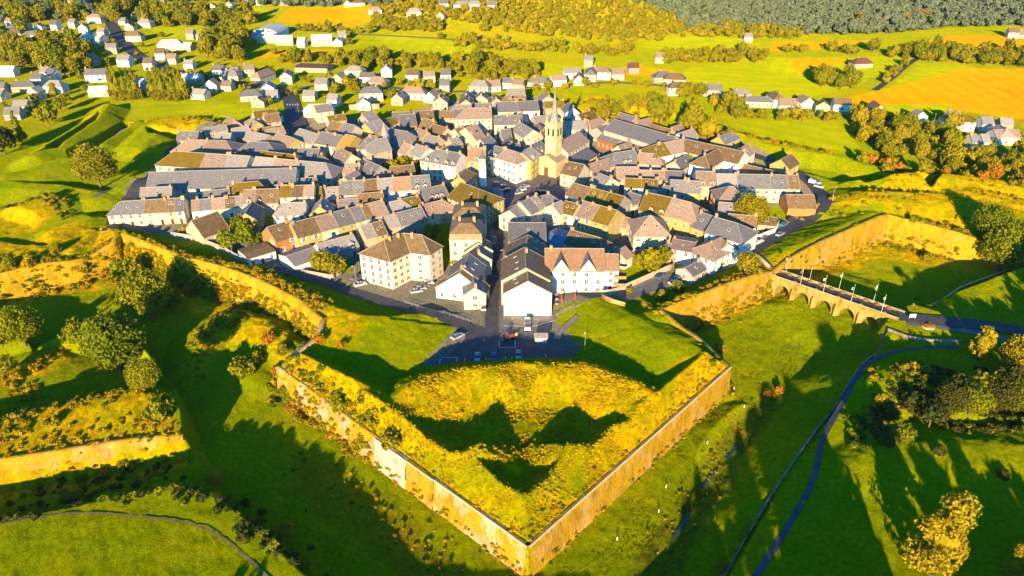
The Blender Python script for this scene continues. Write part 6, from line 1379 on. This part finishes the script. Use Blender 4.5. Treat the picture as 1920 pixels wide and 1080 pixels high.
x, y, z = G(1709,600); r = empty('sign_board', (x, y, z)); tag(r, 'white information board beside the bridge road', 'sign'); a = MB(); a.box(-1.0,1.0,-.05,.05,1.0,2.2); a.build('board', 'white_metal', r); a = MB(); a.bar((-.9,0,0),(-.9,0,1),.05); a.bar((.9,0,0),(.9,0,1),.05); a.build('posts', 'lamp_metal', r)
# white marker posts in the right moat
a = MB(); a.cone(0,0,0,.8,.14,.12,8); MP = a.mesh('post', 'white_metal'); a = MB(); a.cone(0,0,.803,.95,.18,.1,8); MC = a.mesh('lamp_head', 'frame')
for px, py in ((1376,730),(1395,764),(1326,832),(1249,914),(1235,960),(1157,1012)):
    x, y, z = G(px, py); r = empty('floodlight_post', (x, y, z)); tag(r, 'short white floodlight post on the grass of the right moat', 'floodlight', 'floodlight posts in the right moat'); put('post', MP, r); put('lamp_head', MC, r)
# street lamps
a = MB(); a.bar((0,0,0),(0,0,6.5),.08,6,0,.05); a.bar((0,0,6.5),(0,-.9,6.8),.05,6); LP = a.mesh('pole', 'lamp_metal'); a = MB(); a.box(-.14,.14,-1.4,-.8,6.75,6.9); LH = a.mesh('lamp_head', 'white_metal')
for px, py, nm in ((437,482,'by the flat-roofed garage'),(899,575,'beside the wide white gable house'),(945,560,'at the left corner of the front white gable'),(1096,658,'at the right tip of the car park'),(1060,380,'at the right edge of the square'),(668,530,'at the corner below the apartment block'),(1490,405,'on the gate road bend'),(341,100,'beside the upper left sports field'),(945,500,'halfway up the main street'),(1030,560,'between white gable and hotel'),(1560,378,'at the right road bend'),(560,215,'on the north road'),(1790,250,'in the hamlet at far right'),(1749,235,'left in the hamlet at far right')):
    x, y, z = G(px, py); r = empty('street_lamp', (x, y, z+.1), rnd.uniform(-1,1)); tag(r, 'grey street lamp '+nm, 'street lamp', 'street lamps'); put('pole', LP, r); put('lamp_head', LH, r)
# fences
def fence(label, pts, h=1.2, mat='lamp_metal', z=.15, name='railing', step=2.2):
    p = resample([G(a_, b_)[:2] for a_, b_ in pts], step); zz = height(p[:,0], p[:,1])+z; r = empty(name, (float(p[0][0]), float(p[0][1]), float(zz[0]))); tag(r, label, 'railing' if name == 'railing' else 'fence'); o0 = np.array(r.location)
    q = MB(); 
    for x_, y_, z_ in zip(p[:,0], p[:,1], zz): q.bar(np.array((x_, y_, z_-.3))-o0, np.array((x_, y_, z_+h))-o0, .05, 5)
    q.build('posts', mat, r); q = MB()
    for i in range(len(p)-1):
        for hh in (h-.08, h*.5): q.bar(np.array((p[i][0], p[i][1], zz[i]+hh))-o0, np.array((p[i+1][0], p[i+1][1], zz[i+1]+hh))-o0, .035, 4)
    q.build('rails', mat, r)
fence('thin railing along the bend of the hotel terrace', [(945,600),(1010,603),(1045,594),(1075,578)])
fence('green mesh fence on the slope right of the hotel', [(1160,570),(1190,562),(1240,556)], 1.4, 'leaf_dark', name='fence')
fence('thin rail along the road below the apartment block', [(760,570),(820,590),(880,606)], 1.0)
# bunker doorways of the near bastion
for px, py, s, lb in ((861,779,1,'left dark brick doorway set in the bastion hollow'),(1080,765,-1,'right dark brick doorway set in the bastion hollow')):
    x, y, z = G(px, py); r = empty('doorway', (x, y, z-.9), s*.5); r.scale = (.75, .75, .75); tag(r, lb, 'doorway'); a = MB(); a.box(-1.3,-.8,-.3,2,-1,1.9); a.box(.8,1.3,-.3,2,-1,1.9); a.box(-1.3,1.3,-.3,2,1.903,2.4); a.build('surround', 'old_wall', r); a = MB(); a.box(-.8,.8,.6,.7,-1,1.9); a.build('opening', 'rubber', r)
x, y, z = G(248,236); r = empty('doorway', (x, y, z), 0); tag(r, 'stone doorway in the mound at upper left', 'doorway'); a = MB(); a.box(-1.8,-1,-.3,2,-1,2); a.box(1,1.8,-.3,2,-1,2); a.box(-1.8,1.8,-.3,2,2.003,2.8); a.build('surround', 'old_wall', r); a = MB(); a.box(-1,1,.6,.7,-1,2); a.build('opening', 'rubber', r)

# ------------------------------------------------------------------ make every label single out one thing
W1 = ['', 'first', 'second', 'third', 'fourth', 'fifth', 'sixth', 'seventh', 'eighth', 'ninth', 'tenth', 'eleventh', 'twelfth', 'thirteenth', 'fourteenth', 'fifteenth', 'sixteenth', 'seventeenth', 'eighteenth', 'nineteenth']
ORD = ['leftmost']+[f"{W1[k] if k < 20 else ('twenty-'+W1[k-20] if k < 40 and k > 20 else ('twentieth' if k == 20 else 'thirtieth'))} from left" for k in range(2, 40)]
by = {}
for o in THINGS: by.setdefault(o['label'], []).append(o)
for lb, os_ in by.items():
    if len(os_) < 2: continue
    if all(o.get('group') for o in os_) and os_[0]['category'] in ('table', 'chair', 'planter', 'floodlight', 'flower pot'): continue
    os_.sort(key=lambda o: proj(*o.location)[0])
    if len(os_) <= 38:
        for k, o in enumerate(os_):
            o['label'] = (f"{lb}, {'left' if k == 0 else 'right'} one of two" if len(os_) == 2 else f"{lb}, {ORD[k] if k < len(os_)-1 else 'rightmost'}")
    else:
        for k, o in enumerate(os_): o['group'] = os_[0].get('group', 'trees')+' '+lb.split(' foliage ')[-1]
for o in THINGS:
    if o.name.split('.')[0] == 'terraced_house' and not o.get('group'): o['group'] = 'houses inside the fortress town'
    if o.name.split('.')[0] == 'detached_house' and not o.get('group'): o['group'] = 'houses outside the ramparts'

for o in THINGS:
    w_ = o['label'].split()
    if len(w_) > 16: o['label'] = ' '.join(x for x in w_ if x not in ('stone', 'tiled', 'pinkish', 'the'))


#HAZE
def haze():
    m = bpy.data.materials.new('haze'); m.use_nodes = True; n = m.node_tree.nodes; n.clear()
    o = n.new('ShaderNodeOutputMaterial'); v = n.new('ShaderNodeVolumePrincipled'); v.inputs['Color'].default_value = (.85,.9,1,1); v.inputs['Density'].default_value = HAZE; v.inputs['Anisotropy'].default_value = .2
    m.node_tree.links.new(v.outputs[0], o.inputs['Volume'])
    b = MB(); b.box(-5000, 5000, -420, 9100, -60, 200); M['haze'] = m; ob = b.build('haze', 'haze'); ob['kind'] = 'stuff'; ob['label'] = 'thin morning haze over the land'
HAZE = .00003
haze()
